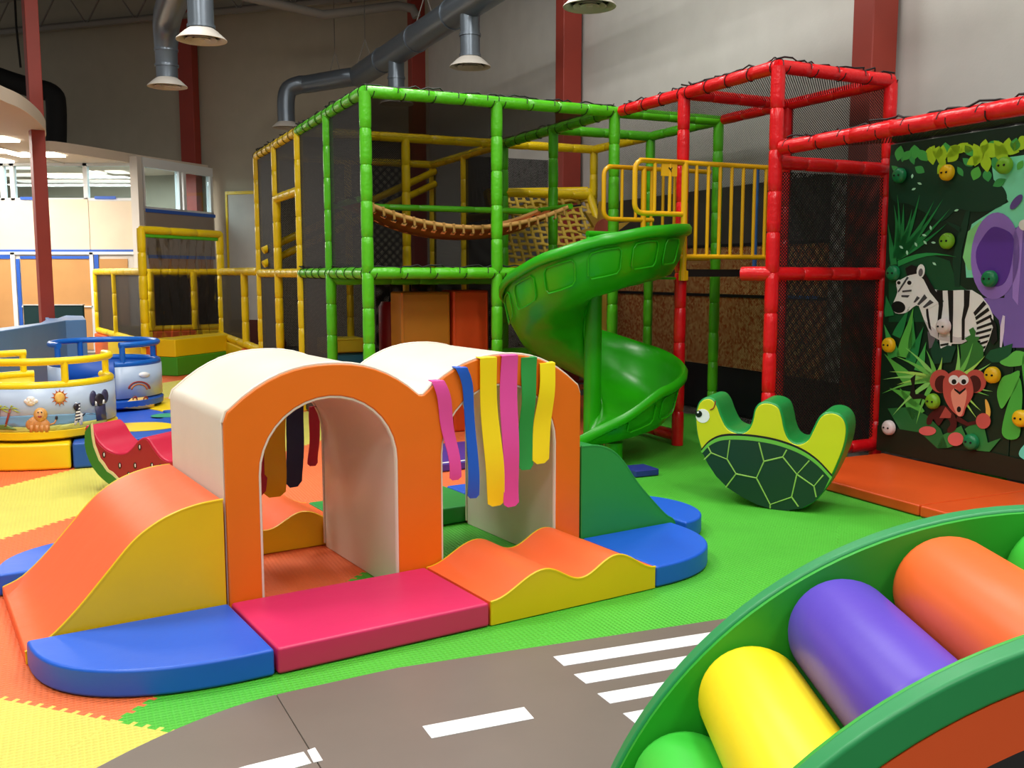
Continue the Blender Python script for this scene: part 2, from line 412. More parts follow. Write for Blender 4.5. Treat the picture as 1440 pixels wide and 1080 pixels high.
# ------------------------------------------------------------------ office block with canopy (left background)
SZ = 3.3
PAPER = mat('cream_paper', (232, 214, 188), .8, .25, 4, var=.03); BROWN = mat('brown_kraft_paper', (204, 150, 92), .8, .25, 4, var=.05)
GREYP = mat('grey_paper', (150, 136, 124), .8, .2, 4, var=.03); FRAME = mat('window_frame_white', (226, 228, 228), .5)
TAPE = mat('blue_tape', (40, 92, 190), .5); SOFF = mat('soffit_tile', (222, 206, 186), .8, .1, 30)
GLASS = clear_mat('office_glass', .07, (225, 240, 245), .02)
LAMPM = mat('lamp_diffuser', (255, 250, 238), .5, emit=9.0)
oc = Vector(((203 - 720) / F_PX * 17.0, 17.0, 0))
od = Vector((.34, .94, 0)).normalized()
edge = [(-90, 96), (-40, 118), (0, 140), (28, 152), (48, 166), (60, 178), (65, 188), (62, 195), (54, 200), (48, 206), (49, 211), (58, 213), (80, 213.5), (140, 222), (199, 231.5)]
fr = cat_rom([G(px, py, SZ) for px, py in edge], 3)
poly = [(p.x, p.y) for p in fr] + [(oc.x + od.x * 1.95, oc.y + od.y * 1.95), (-14.5, 21.3), (-14.5, 10.5)]
canopy = struct(prism('ceiling_canopy', poly, SZ, SZ + .16, SOFF, None, 'xy'), 'white curved canopy ceiling over the office windows')
CAN_ED = mat('canopy_fascia', (205, 196, 182), .7)
sheet('fascia', [[p + Vector((0, 0, z)) for p in fr] for z in (SZ - .02, SZ + .22)], CAN_ED, canopy, .03)
gridm = mat('soffit_grid', (190, 176, 158), .6)
for k in range(4):
    a, b = YD(0, 0, 1), None
    box('grid_bar', -13.5 + k * 1.9, -13.46 + k * 1.9, 11.6 + k * .6, 18.6, SZ - .012, SZ - .001, gridm, canopy)
for x0, x1, y0 in ((-10.2, -7.08, 13.7), (-10.6, -7.8, 15.0), (-7.98, -7.70, 15.5), (-7.57, -7.25, 15.5), (-11.2, -8.5, 16.3)):
    box('light_panel', x0, x1, y0, y0 + .42, SZ - .03, SZ - .004, LAMPM, canopy)
for x, y, s in ((-9.3, 13.5, 2.6), (-8.2, 15.2, 1.6), (-9.6, 17.6, 2.2), (-7.2, 17.8, 1.2)):
    area('canopy_light', (x, y, SZ - .06), s, .5, 46 * s, (1, .97, .9))
# front wall, window 1 (front) and window 2 (side)
wf = struct(box('wall_office', -14.4, oc.x, 0, .12, 0, 2.66, mat('office_wall', (214, 206, 196), .8)), 'papered office front wall'); wf.location = (0, 17.0, 0)
def zat(py, y=17.0): return YD(720, py, y).z
def xat(px, y=17.0): return (px - 720) / F_PX * y
for k, (a, b) in enumerate(((-60, -2), (0, 60), (61, 133), (134, 200))):
    box('paper_sheet', xat(a), xat(b), -.016, -.002, zat(351), zat(280 + (k % 2) * 3), PAPER, wf)
for k, (a, b) in enumerate(((-55, 21), (35, 131), (144, 184))):
    box('kraft_sheet', xat(a), xat(b), -.016, -.002, .05, zat(364), BROWN, wf)
for a, b, c_, d in ((-60, 200, 351, 354), (-55, 21, 358, 364), (35, 131, 360, 364), (138, 144, 357, 480), (29, 34, 364, 480), (143, 172, 276, 280), (40, 58, 277, 281)):
    box('tape_strip', xat(a), xat(b), -.03, -.018, zat(d), zat(c_), TAPE, wf)
for a, b, c_, d in ((22, 28, 355, 500), (132, 137, 355, 500), (-60, 196, 354, 358), (34, 134, 430, 432), (196, 203, 355, 500)):
    box('door_frame', xat(a), xat(b), -.04, -.017, max(.01, zat(d)), zat(c_), FRAME, wf)
w1 = struct(empty('window_1', (0, 17.0, 0)), 'office clerestory window band above cream paper')
for px in (-40, 15, 29, 130, 200): box('mullion', xat(px) - .035, xat(px) + .035, 0, .1, 2.66, SZ, FRAME, w1)
box('sill', -14.4, oc.x, 0, .1, 2.66, 2.7, FRAME, w1); box('head', -14.4, oc.x, 0, .1, SZ - .05, SZ - .002, FRAME, w1)
for a, b in ((-40, 15), (15, 29), (29, 130), (130, 200)): box('pane', xat(a) + .035, xat(b) - .035, .045, .055, 2.7, SZ - .05, GLASS, w1)
oang = math.atan2(od.y, od.x)
ws = struct(box('wall_office_side', 0, 1.95, -.1, 0, 0, 2.52, mat('office_wall', (214, 206, 196), .8)), 'papered office side wall'); ws.location = oc; ws.rotation_euler = (0, 0, oang)
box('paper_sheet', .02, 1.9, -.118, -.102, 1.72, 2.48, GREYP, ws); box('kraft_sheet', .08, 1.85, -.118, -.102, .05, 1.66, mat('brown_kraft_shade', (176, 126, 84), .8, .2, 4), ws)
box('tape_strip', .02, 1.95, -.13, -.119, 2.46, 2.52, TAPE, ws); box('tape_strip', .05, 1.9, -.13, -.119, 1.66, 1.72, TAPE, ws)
w2 = struct(empty('window_2', oc, oang), 'office side window band')
for s in (.03, 1.0, 1.12, 1.9): box('mullion', s - .035, s + .035, -.1, 0, 2.52, SZ - .06, FRAME, w2)
box('sill', 0, 1.95, -.1, 0, 2.52, 2.56, FRAME, w2); box('head', 0, 1.95, -.1, 0, SZ - .06, SZ + .1, FRAME, w2)
for a, b in ((.07, .96), (1.16, 1.86)): box('pane', a, b, -.055, -.045, 2.56, SZ - .06, GLASS, w2)
box('corner_post', -.12, .02, -.1, .06, 0, SZ + .1, mat('office_wall', (214, 206, 196), .8), w2)
# framed white panel with yellow trim beside the office
wp = empty('wall_panel', far_pt(346, .05), fang, 'white panel with a yellow top trim on the far wall', 'wall panel')
box('board', -.3, .32, .0, .03, .5, 2.9, C_WALL, wp); box('trim', -.32, .34, .0, .05, 2.9, 2.96, P_YEL, wp); box('trim', .30, .34, 0, .05, .5, 2.9, P_YEL, wp)
box('kick_board', -.3, .32, 0, .04, .0, .5, mat('maroon_board', (92, 40, 30), .6), wp)

# ================================================================== SOFT PLAY SET (double arch tunnel and mats)
SA = R(32.6); SO = G(390, 951); sa = Vector((math.cos(SA), math.sin(SA), 0)); sb = Vector((-sa.y, sa.x, 0))
B0, B1 = .565, 1.44; AL = 1.735
def S(a, b, z=0.0): return SO + sa * a + sb * b + Vector((0, 0, z))
def soft(name, a, b, label, cat='foam mat', group=None): return empty(name, S(a, b), SA, label, cat, group)
MH = .1
# pink mat
t = soft('foam_mat', 0, 0, 'flat hot pink rectangular floor mat in front of the arch tunnel')
box('cover', 0.004, .868, 0, B0 - .008, .003, MH, PINK, t, .012)
seam = mat('seam_dark', (60, 50, 46), .7)
# quarter mats (blue)
def quarter(n, rx, ry, sx, sy):
    pts = [(0, 0)]
    for k in range(n + 1):
        q = math.pi / 2 * k / n; pts.append((sx * rx * (math.cos(q) ** .8), sy * ry * (math.sin(q) ** .8)))
    return pts if sx * sy > 0 else pts[::-1]
for a, b, sx, sy, rx, ry, lab in ((-.006, B0 - .008, -1, -1, .72, B0 - .01, 'blue rounded corner mat touching the pink mat and the orange ramp'),
                                  (-.006, B1 + .01, -1, 1, .74, .5, 'blue rounded corner mat half hidden behind the orange ramp'),
                                  (AL + .006, B0 - .008, 1, -1, .58, B0 - .01, 'blue rounded corner mat between the wave mat and the green ramp'),
                                  (AL + .006, B1 + .01, 1, 1, .62, .5, 'blue rounded corner mat behind the green ramp')):
    t = soft('corner_mat', a, b, lab, 'foam mat', 'blue rounded corner mats')
    prism('cover', quarter(16, rx, ry, sx, sy), .003, MH, BLUE, t, 'xy', .012)
t = soft('corner_mat', AL + .645, B0 + .27, 'blue half round mat at the foot of the green ramp', 'foam mat', 'blue rounded corner mats')
prism('cover', [(.30 * math.cos(R(-90 + 180 * k / 24)), .36 * math.sin(R(-90 + 180 * k / 24)) + .03) for k in range(25)], .003, MH, BLUE, t, 'xy', .012)
# wave mats
def wave(t, x0, x1, y0, y1, front, rear):
    n = 36; top = []
    for k in range(n + 1):
        f = k / n; z = .1 + .085 * max(0, math.sin(f * 2 * math.pi * 1.0 - .0) if f < .0 else 0)
        s = math.cos((f - .30) / .44 * 2 * math.pi)
        z = .155 + .035 * s
        if f < .30: z = .10 + .09 * (1 - math.cos(f / .30 * math.pi)) / 2
        if f > .74: z = .10 + .09 * (1 + math.cos((f - .74) / .26 * math.pi)) / 2
        top.append((x0 + (x1 - x0) * f, z))
    prof = [(x1, .003), (x0, .003)] + top
    prism('core', prof, y0 + .012, y1 - .012, ORANGE, t, 'xz', 0, 45)
    prism('side_panel', prof, y0, y0 + .012, YEL, t, 'xz', .004, 45)
    prism('side_panel', prof, y1 - .012, y1, YEL, t, 'xz', .004, 45)
    tube('piping', [(x, y0 + .004, z) for x, z in top], .006, YEL, t, 6)
t = soft('wave_mat', .875, 0, 'wavy orange mat with yellow sides next to the pink mat'); wave(t, 0, .858, 0, B0 - .008, 1, 0)
t = soft('wave_mat', 0, B1 + .01, 'wavy orange mat with yellow sides seen through the left arch'); wave(t, 0, .86, 0, .55, 1, 0)
t = soft('foam_mat', .87, B1 + .01, 'flat green rectangular mat behind the arch tunnel'); box('cover', 0, .86, 0, .55, .003, MH, GREEN, t, .012)
# ramps
def ramp(t, prof, w, side, top):
    n = len(prof)
    base = [(prof[-1][0], .003), (prof[0][0], .003)]
    pr = prof + base
    prism('core', pr, .014, w - .014, top, t, 'xz', .006, 45)
    prism('side_panel', pr, 0, .014, side, t, 'xz', .005, 45); prism('side_panel', pr, w - .014, w, side, t, 'xz', .005, 45)
    tube('piping', [(x, .004, z) for x, z in prof], .006, side, t, 6)
t = soft('slope_ramp', 0, B0 + .004, 'curved orange slope with yellow sides leaning on the arch tunnel', 'foam ramp')
pr = smooth2([(-.008, .515), (-.10, .508), (-.19, .487), (-.27, .452), (-.35, .395), (-.45, .285), (-.55, .175), (-.65, .085), (-.73, .05)], 4, False)
ramp(t, pr, B1 - B0, YEL, ORANGE)
t = soft('slope_ramp', AL, B0 + .004, 'curved green slope leaning on the arch tunnel between blue corner mats', 'foam ramp')
pr = smooth2([(.008, .555), (.10, .55), (.19, .52), (.27, .455), (.36, .34), (.46, .235), (.56, .14), (.62, .10), (.63, .05)], 4, False)
ramp(t, pr, B1 - B0, GREEN, GREEN)
# double arch tunnel
t = soft('arch_tunnel', 0, B0, 'cream and orange double arch crawl tunnel with hanging colour strips', 'play tunnel')
D = B1 - B0
def arc_pts(x0, x1, zs, zt, n=18, rev=False):
    c = (x0 + x1) / 2; r = (x1 - x0) / 2
    p = [(c - r * math.cos(math.pi * k / n), zs + (zt - zs) * math.sin(math.pi * k / n)) for k in range(n + 1)]
    return p[::-1] if rev else p
def top_curve(x0, x1, ze, zt, n=16):
    out = []
    for k in range(n + 1):
        f = k / n * 2 - 1; out.append((x0 + (x1 - x0) * k / n, ze + (zt - ze) * (1 - abs(f) ** 2.3)))
    return out
HOLES = ((.14, .745), (.965, 1.585))
def arch_prof(g=0.0):
    p = [(0 + g, .003), (0 + g, .82)]
    p += [(g + .015, .862 - g)] + [(x, z - g) for x, z in top_curve(.03, AL / 2 - .012, .872, 1.03)] + [(AL / 2, .872 - g)]
    p += [(x, z - g) for x, z in top_curve(AL / 2 + .012, AL - .03, .872, 1.03)] + [(AL - g - .015, .862 - g)]
    p += [(AL - g, .82), (AL - g, .003)]
    for h0, h1 in HOLES[::-1]: p += [(h1 + g, .003)] + arc_pts(h0 - g, h1 + g, .595, .893 + g, 18, True) + [(h0 - g, .003)]
    return p
P0 = arch_prof()
prism('cream_shell', P0, .022, D - .022, CREAM, t, 'xz', 0, 40)
prism('front_panel', arch_prof(.003), 0, .022, FACE, t, 'xz', .007, 40)
prism('rear_panel', arch_prof(.003), D - .022, D, FACE, t, 'xz', .007, 40)
for h0, h1 in HOLES:
    for yy in (.012, D - .012):
        tube('piping', [(h0, yy, .02)] + [(x, yy, z) for x, z in arc_pts(h0, h1, .595, .893)] + [(h1, yy, .02)], .0085, CREAM, t, 6)
ol = [(x, z) for x, z in P0[1:P0.index((AL - 0.0, .82)) + 1]]
for yy in (.018, D - .018): tube('piping', [(x, yy, z) for x, z in ol], .007, CREAM, t, 6)
def strip(pxs, bplane, off, m, w, seed):
    """cloth strip hanging from top pixel to bottom pixel, laid over a tunnel face"""
    p0 = S(0, bplane); pp = []
    for px, py in pxs:
        q = on_plane(px, py, p0, sb) - SO; pp.append((q.dot(sa), q.z))
    rnd = random.Random(seed); c = cat_rom([(a, 0, z) for a, z in pp], 6); rows = []; n = len(c)
    for i, p in enumerate(c):
        f = i / (n - 1); ww = w * (.5 if f < .97 else .42); ww = ww if i < n - 1 else w * .25
        y = off * (.7 + .4 * math.sin(f * 9 + seed)); tw = .005 * math.sin(f * 6 + seed * 2)
        rows.append([Vector((p.x - ww, y + tw, p.z)), Vector((p.x, y, p.z)), Vector((p.x + ww, y - tw, p.z))])
    yb = bplane - B0
    rows = [[Vector((v.x, v.y + yb, v.z)) for v in r] for r in rows]
    first = rows[0]; s = 1 if off < 0 else -1
    rows = [[Vector((v.x, yb + s * .02, v.z + .004)) for v in first]] + rows
    o = sheet('hanging_strip', rows, m, t, .004); o.modifiers.new('split', 'EDGE_SPLIT'); return o
for k, (pxs, m, w) in enumerate((([(614, 536), (622, 560), (628, 600), (636, 640), (638, 674)], MAG, .062), ([(646, 517), (656, 545), (660, 600), (663, 660), (664, 700)], BLUE, .055),
                                 ([(684, 503), (686, 560), (690, 620), (694, 670), (697, 711)], BRYEL, .092), ([(715, 500), (714, 560), (715, 620), (717, 670), (718, 712)], MAG, .088),
                                 ([(743, 503), (741, 550), (738, 600), (737, 660)], GREEN, .082), ([(769, 511), (766, 550), (761, 600), (757, 651)], BRYEL, .092))):
    strip(pxs, B0, -.018, m, w, k)
for k, (pxs, m, w) in enumerate((([(372, 575), (370, 640), (364, 698)], CRIM, .07), ([(388, 575), (388, 640), (388, 700)], YEL, .11), ([(417, 562), (416, 620), (415, 686)], NAVY, .088), ([(444, 572), (443, 620), (441, 656)], CRIM, .055))):
    strip(pxs, B1, .018, m, w, k + 10)

# ================================================================== ROAD MAT
ROAD = mat('road_grey_vinyl', (112, 102, 94), .38, .05, 7, var=.05)
def road_poly(px): return [(p.x, p.y) for p in (G(*q) for q in px)]
sm = road_poly([(388, 981), (450, 1084)]); sd = Vector((sm[1][0] - sm[0][0], sm[1][1] - sm[0][1], 0))
def road_piece(name, pts, lab):
    c = Vector((sum(p[0] for p in pts) / len(pts), sum(p[1] for p in pts) / len(pts), 0))
    t = empty(name, c, 0, lab, 'play mat', 'grey road mats')
    prism('mat', [(x - c.x, y - c.y) for x, y in pts], .001, .012, ROAD, t, 'xy', .003); return t, c
edgeL = [(388, 981), (330, 998), (262, 1024), (200, 1052), (145, 1080)]
eL = [G(*p) for p in edgeL]; eL += [Vector((-1.32, 2.30, 0)), Vector((-1.45, 1.9, 0))]
s0 = G(388, 981); s1 = s0 + sd.normalized() * 1.25
rt_, rc = road_piece('road_mat', [(p.x, p.y) for p in cat_rom(eL, 4)] + [(s1.x, s1.y)], 'curved grey road mat piece ending at the yellow foam tile')
eR = [G(388, 981), G(560, 943), G(720, 914), G(880, 889), G(1030, 872)]
ee = (eR[-1] - eR[1]).normalized(); eR = [G(388, 981) + Vector((.002, 0, 0)), eR[1], eR[-1], eR[-1] + ee * 1.6]
pr_ = Vector((ee.y, -ee.x, 0))
rs_, rc2 = road_piece('road_mat', [(p.x, p.y) for p in eR] + [(eR[-1] + pr_ * 1.3).to_tuple()[:2], (s1.x + .002, s1.y)], 'straight grey road mat piece with zebra crossing stripes')
MARK = mat('road_white_paint', (236, 238, 240), .45)
def mark(name, px, par, c):
    pts = [G(*q, .012) - c for q in px]; return prism(name, [(p.x, p.y) for p in pts], .0122, .0142, MARK, par, 'xy')
mark('lane_dash', [(594, 1022), (607, 1039), (751, 1011), (737, 995)], rs_, rc2)
mark('lane_dash', [(432, 1056), (443, 1052), (454, 1070), (441, 1073)], rs_, rc2)
mark('lane_dash', [(300, 1092), (345, 1078), (427, 1058), (438, 1074), (380, 1090)], rt_, rc)
for a, b, L in (((778, 924), (793, 937), .95), ((807, 949), (824, 962), .95), ((840, 976), (858, 990), .95), ((876, 1004), (896, 1020), .95), ((916, 1035), (938, 1054), .95)):
    p = G(*a, .012); q = G(*b, .012); pts = [p, p + ee * L, q + ee * L, q]
    prism('crossing_stripe', [((x - rc2).x, (x - rc2).y) for x in pts], .0122, .0142, MARK, rs_, 'xy')

# ================================================================== TURTLE ROCKER
def rocker_frame(px, py, ang): 
    o = G(px, py); d = Vector((math.cos(R(ang)), math.sin(R(ang)), 0)); n = Vector((-d.y, d.x, 0)); return o, d, n
tO, td, tn = rocker_frame(1108, 718, -27)
t = empty('turtle_rocker', tO, R(-27), 'green and yellow turtle shaped foam rocker with two seats', 'rocker')
def zoomT(x, y): return (940 + x / 4.8, 530 + y / 4.8)
def T2(x, y, f=zoomT, o=None, d=None, n=None):
    px, py = f(x, y); q = on_plane(px, py, o or tO, n or tn) - (o or tO); return (q.dot(d or td), max(q.z, .002))
out = [(215, 490), (190, 400), (178, 300), (185, 220), (208, 165), (252, 138), (302, 146), (336, 192), (362, 262), (400, 335), (450, 366), (500, 370), (540, 342), (562, 290), (578, 220), (608, 180), (655, 166), (712, 176), (755, 208), (776, 272), (792, 352), (818, 412), (858, 442), (900, 440), (940, 412), (975, 345), (1012, 275), (1052, 242), (1110, 234), (1166, 255), (1202, 302), (1212, 372), (1195, 470), (1162, 560), (1115, 665), (1050, 775), (980, 850), (900, 893), (800, 910), (700, 900), (600, 868), (500, 818), (400, 752), (320, 675), (260, 588), (228, 520)]
ol = smooth2([T2(*p) for p in out], 4)
T_G = vinyl('turtle_green', 22, 140, 62); T_Y = vinyl('turtle_lime', 214, 216, 26); T_D = mat('shell_print', (18, 58, 38), .4, var=.05); T_L = mat('shell_line', (150, 196, 92), .4); T_B = mat('shell_band', (110, 190, 70), .4)
TH = .34
prism('body', ol, .0, TH, T_G, t, 'xz', .02, 50)
def inset_poly(pts, d):
    n = len(pts); o2 = []; ar = sum(pts[i][0] * pts[(i + 1) % n][1] - pts[(i + 1) % n][0] * pts[i][1] for i in range(n)); s = 1 if ar > 0 else -1
    for i in range(n):
        a, b, c = Vector(pts[i - 1]), Vector(pts[i]), Vector(pts[(i + 1) % n]); e = (c - a)
        if e.length < 1e-9: o2.append(pts[i]); continue
        nn = Vector((-e.y, e.x)).normalized() * s; o2.append((b.x + nn.x * d, b.y + nn.y * d))
    return o2
prism('face_panel', inset_poly(ol, .012), -.008, .004, T_Y, t, 'xz', .004, 50)
shell_top = [(222, 488), (280, 425), (360, 388), (480, 382), (620, 395), (760, 425), (900, 480), (1010, 555), (1108, 660)]
shell_bot = [(1050, 768), (980, 842), (900, 884), (800, 900), (700, 890), (600, 858), (500, 808), (400, 742), (326, 668), (270, 582), (240, 520)]
st_ = smooth2([T2(*p) for p in shell_top], 4, False)
prism('shell_edge', st_ + [T2(*p) for p in shell_bot], -.0105, -.008, BLACK, t, 'xz')
def shift(pts, d): return [(x, z - d) for x, z in pts]
prism('shell_band', shift(st_, .013) + [T2(*p) for p in shell_bot], -.0125, -.0105, T_B, t, 'xz')
prism('shell', shift(st_, .036)[1:-1] + [T2(*p) for p in shell_bot], -.0145, -.0125, T_D, t, 'xz')
for ln in ([(272, 470), (292, 510), (400, 553), (418, 425)], [(292, 510), (246, 556)], [(400, 553), (460, 652), (392, 742)], [(460, 652), (598, 680), (648, 568), (614, 440)], [(648, 568), (775, 538), (802, 490)],
           [(775, 538), (870, 655), (955, 562)], [(870, 655), (835, 808), (690, 858), (598, 680)], [(690, 858), (690, 884)], [(835, 808), (880, 872)], [(870, 655), (985, 735), (1048, 660)], [(985, 735), (1000, 808)]):
    tube('shell_line', [(x, -.0145, z) for x, z in (T2(*p) for p in ln)], .0045, T_L, t, 6)
def disc(name, c, r, y, m, par, th=.003, n=24, rz=None):
    return prism(name, [(c[0] + r * math.cos(2 * math.pi * k / n), c[1] + (rz or r) * math.sin(2 * math.pi * k / n)) for k in range(n)], y - th, y, m, par, 'xz')
EYEW = mat('eye_white', (244, 244, 244), .4); EYEB = mat('eye_black', (12, 12, 12), .3)
c_ = T2(234, 262); ey = disc('eye', c_, .043, -.008, EYEW, t)
c2 = T2(208, 248); disc('pupil', c2, .021, -.011, EYEB, ey); disc('glint', (c2[0] - .004, c2[1] + .010), .006, -.014, EYEW, ey)
tube('mouth', [(x, -.010, z) for x, z in (T2(*p) for p in [(320, 160), (316, 190), (306, 212), (285, 221)])], .0035, mat('mouth_red', (150, 40, 40), .5), t, 6)

# ================================================================== WATERMELON ROCKER
wO, wd, wn = rocker_frame(196, 697, -20)
t = empty('watermelon_rocker', wO, R(-20), 'red and green watermelon slice shaped foam rocker behind the orange ramp', 'rocker')
def zoomW(x, y): return (60 + x / 5.4, 460 + y / 5.4)
def W2(x, y): return T2(x, y, zoomW, wO, wd, wn)
topw = [(318, 770), (335, 748), (380, 790), (430, 870), (490, 925), (560, 953), (630, 950), (680, 910), (720, 862), (765, 838), (805, 850), (850, 915), (905, 985), (970, 1015), (1040, 985), (1090, 900), (1130, 860), (1170, 865), (1195, 900)]
tw = smooth2([W2(*p) for p in topw], 4, False)
xl, xr = tw[0][0], tw[-1][0]; zc = tw[0][1]
bot = [(xl + (xr - xl) * (.5 + .5 * math.cos(math.pi * k / 24)), .004 + (zc - .02) * (1 - math.sin(math.pi * k / 24) ** .75)) for k in range(1, 24)]
M_R = vinyl('melon_red', 160, 22, 42); M_T = vinyl('melon_top', 190, 24, 62); M_G = vinyl('melon_green', 42, 120, 36); M_W = vinyl('melon_rind', 226, 214, 160)
prism('flesh', tw + bot, 0, .3, M_T, t, 'xz', .016, 50)
prism('face_panel', inset_poly(tw + bot, .012), -.006, .004, M_R, t, 'xz', .003, 50)
mid = [(x, z) for x, z in bot]
def rind(d, zig=0):
    o = []
    for k in range(0, 25):
        a = math.pi * k / 24; q = .5 + (.5 - d) * math.cos(a); o.append((xl + (xr - xl) * q, .004 + d * .8 + (zc - .02) * (1 - math.sin(a) ** .75) + (zig * (1 if k % 2 else -1))))
    return o
out_b = [(xr - .012, zc - .02)] + [(x, z) for x, z in bot] + [(xl + .012, zc - .02)]
prism('white_rind', out_b + rind(.085, .006)[::-1], -.009, -.006, M_W, t, 'xz'); prism('green_rind', out_b + rind(.065, .004)[::-1], -.012, -.009, M_G, t, 'xz')
prism('rind_cover', [(xl, zc - .03)] + bot[::-1] + [(xr, zc - .03)] + [(x, z + .012) for x, z in bot], .004, .302, M_G, t, 'xz')
for p in ((472, 968), (742, 910), (592, 1050), (708, 1050), (836, 1050), (660, 1120), (900, 1060)):
    c_ = W2(*p); s = disc('seed', c_, .011, -.006, EYEB, t, .004, 12, .02)
    disc('seed_glint', (c_[0] + .005, c_[1] + .002), .004, -.010, EYEW, s, .003, 8, .012)

# ================================================================== ROLLER ARCH (front right)
RY1, RY2, RR, RCX, RCZ = 2.0, 1.44, 1.008, 1.143, -.106
t = empty('roller_arch', (RCX, (RY1 + RY2) / 2, 0), 0, 'rainbow shaped foam arch with a row of coloured cylinder rollers', 'roller arch')
yy1, yy2 = RY1 - (RY1 + RY2) / 2, RY2 - (RY1 + RY2) / 2
a0 = math.asin((.004 - RCZ) / RR)
def arcseg(r0, r1, n=64):
    def arc(r): 
        q = math.asin(max(-1, min(1, (.0155 - RCZ) / r))); return [(r * math.cos(q + (math.pi - 2 * q) * k / n), RCZ + r * math.sin(q + (math.pi - 2 * q) * k / n)) for k in range(n + 1)]
    return arc(r1) + arc(r0)[::-1]
R_G = vinyl('roller_frame_green', 38, 160, 40); R_E = vinyl('roller_edge_green', 30, 142, 78); R_O = vinyl('rainbow_orange', 228, 84, 30); R_K = vinyl('rainbow_black', 30, 26, 34)
def bands(y0, y1, par, face_y, sgn):
    prism('outer_band', arcseg(RR - .062, RR), y0, y1, R_E, par, 'xz', .008, 50)
    prism('middle_band', arcseg(RR - .15, RR - .062), y0 + .002, y1 - .002, R_O, par, 'xz', 0, 50)
    prism('inner_band', arcseg(RR - .30, RR - .15), y0 + .002, y1 - .002, R_K, par, 'xz', 0, 50)
near = link('near_side_panel', prism_me(arcseg(RR - .36, RR - .3), yy2 - .045, yy2, 'xz', 'near'), R_K, t); bands(yy2 - .045, yy2, near, 0, 1)
farp = link('far_side_panel', prism_me(arcseg(RR - .36, RR - .3), yy1, yy1 + .045, 'xz', 'far'), R_K, t); bands(yy1, yy1 + .045, farp, 0, 1)
for nm, ya, yb in (('near_lining', yy2, yy2 + .012), ('far_lining', yy1 - .012, yy1)): prism(nm, arcseg(RR - .36, RR - .006), ya, yb, R_G, t, 'xz', 0, 50)
RC = [vinyl('roller_lime', 60, 196, 60), BRYEL, PURP, vinyl('roller_orange', 244, 104, 40)]
for k, adeg in enumerate((61.7, 46.2, 30.6, 15.0, -.5, -16.0, -31.5, -47.0, -62.5)):
    a = R(90 + adeg); rr = .115; rc_ = .875
    L = yy1 - yy2 - .034; e_ = .03
    prof = [(0, -L / 2), (rr - e_, -L / 2)] + [(rr - e_ + e_ * math.sin(R(q)), -L / 2 + e_ - e_ * math.cos(R(q))) for q in (30, 60, 90)] + [(rr - e_ + e_ * math.cos(R(q)), L / 2 - e_ + e_ * math.sin(R(q))) for q in (0, 30, 60, 90)] + [(0, L / 2)]
    ci = k % 4
    if rc_ * math.sin(a) + RCZ < rr + .01: continue
    lathe('roller', prof, RC[ci], t, (rc_ * math.cos(a), 0, RCZ + rc_ * math.sin(a)), (R(90), 0, 0), 40, 40)
    tube('axle', [(rc_ * math.cos(a), yy2 + .004, RCZ + rc_ * math.sin(a)), (rc_ * math.cos(a), yy1 - .004, RCZ + rc_ * math.sin(a))], .018, BLACK, t, 8)

# ================================================================== CAROUSEL
CC = Vector((-3.65, 8.0, 0)); CB = vinyl('carousel_blue', 22, 84, 176); CY = vinyl('carousel_yellow', 240, 204, 16)
TB = mat('tube_blue', (20, 98, 190), .3); TY = mat('tube_yellow', (246, 216, 20), .3)
t = empty('carousel_platform', CC, 0, 'round low padded platform in yellow and blue carrying two ride cups', 'platform')
CRB, CZ = 1.32, .19
def sector(a0, a1, r0, r1, n=10): 
    return [(r1 * math.cos(R(a0 + (a1 - a0) * k / n)), r1 * math.sin(R(a0 + (a1 - a0) * k / n))) for k in range(n + 1)] + [(r0 * math.cos(R(a1 + (a0 - a1) * k / n)), r0 * math.sin(R(a1 + (a0 - a1) * k / n))) for k in range(n + 1)]
for k, (a0, a1, m) in enumerate(((196, 292, CY), (292, 340, CB), (340, 400, CB), (400, 460, CY), (460, 556, CB))):
    prism('rim_block', sector(a0 + .3, a1 - .3, .7, CRB), .004, CZ, m, t, 'xy', .018)
prism('turntable', sector(0, 359.9, .02, .69, 40), .004, CZ - .01, vinyl('carousel_royal', 40, 90, 200), t, 'xy')
prism('path_print', [(x, y) for x, y in smooth2([(.42, -.62), (.75, -.72), (1.0, -.5), (.8, -.28), (.55, -.3), (.4, -.45)], 5)], CZ + .001, CZ + .004, CY, t, 'xy')
prism('path_print', [(x, y) for x, y in smooth2([(.62, .02), (.95, .06), (1.15, .2), (.85, .25), (.6, .2)], 5)], CZ + .001, CZ + .004, vinyl('path_green', 60, 160, 120), t, 'xy')
SKY = mat('print_sky', (172, 190, 214), .35); SEA = mat('print_sea', (112, 156, 192), .35); SAND = mat('print_grass', (190, 190, 96), .35)
PR = {n: mat('print_' + n, c, .4) for n, c in dict(sun=(238, 196, 110), ray=(200, 110, 50), cloud=(246, 246, 246), trunk=(150, 60, 50), palm=(170, 190, 60), lion=(205, 140, 80), mane=(214, 160, 80), dark=(40, 34, 46), ele=(62, 62, 96), white=(245, 245, 245), red=(150, 50, 50)).items()}
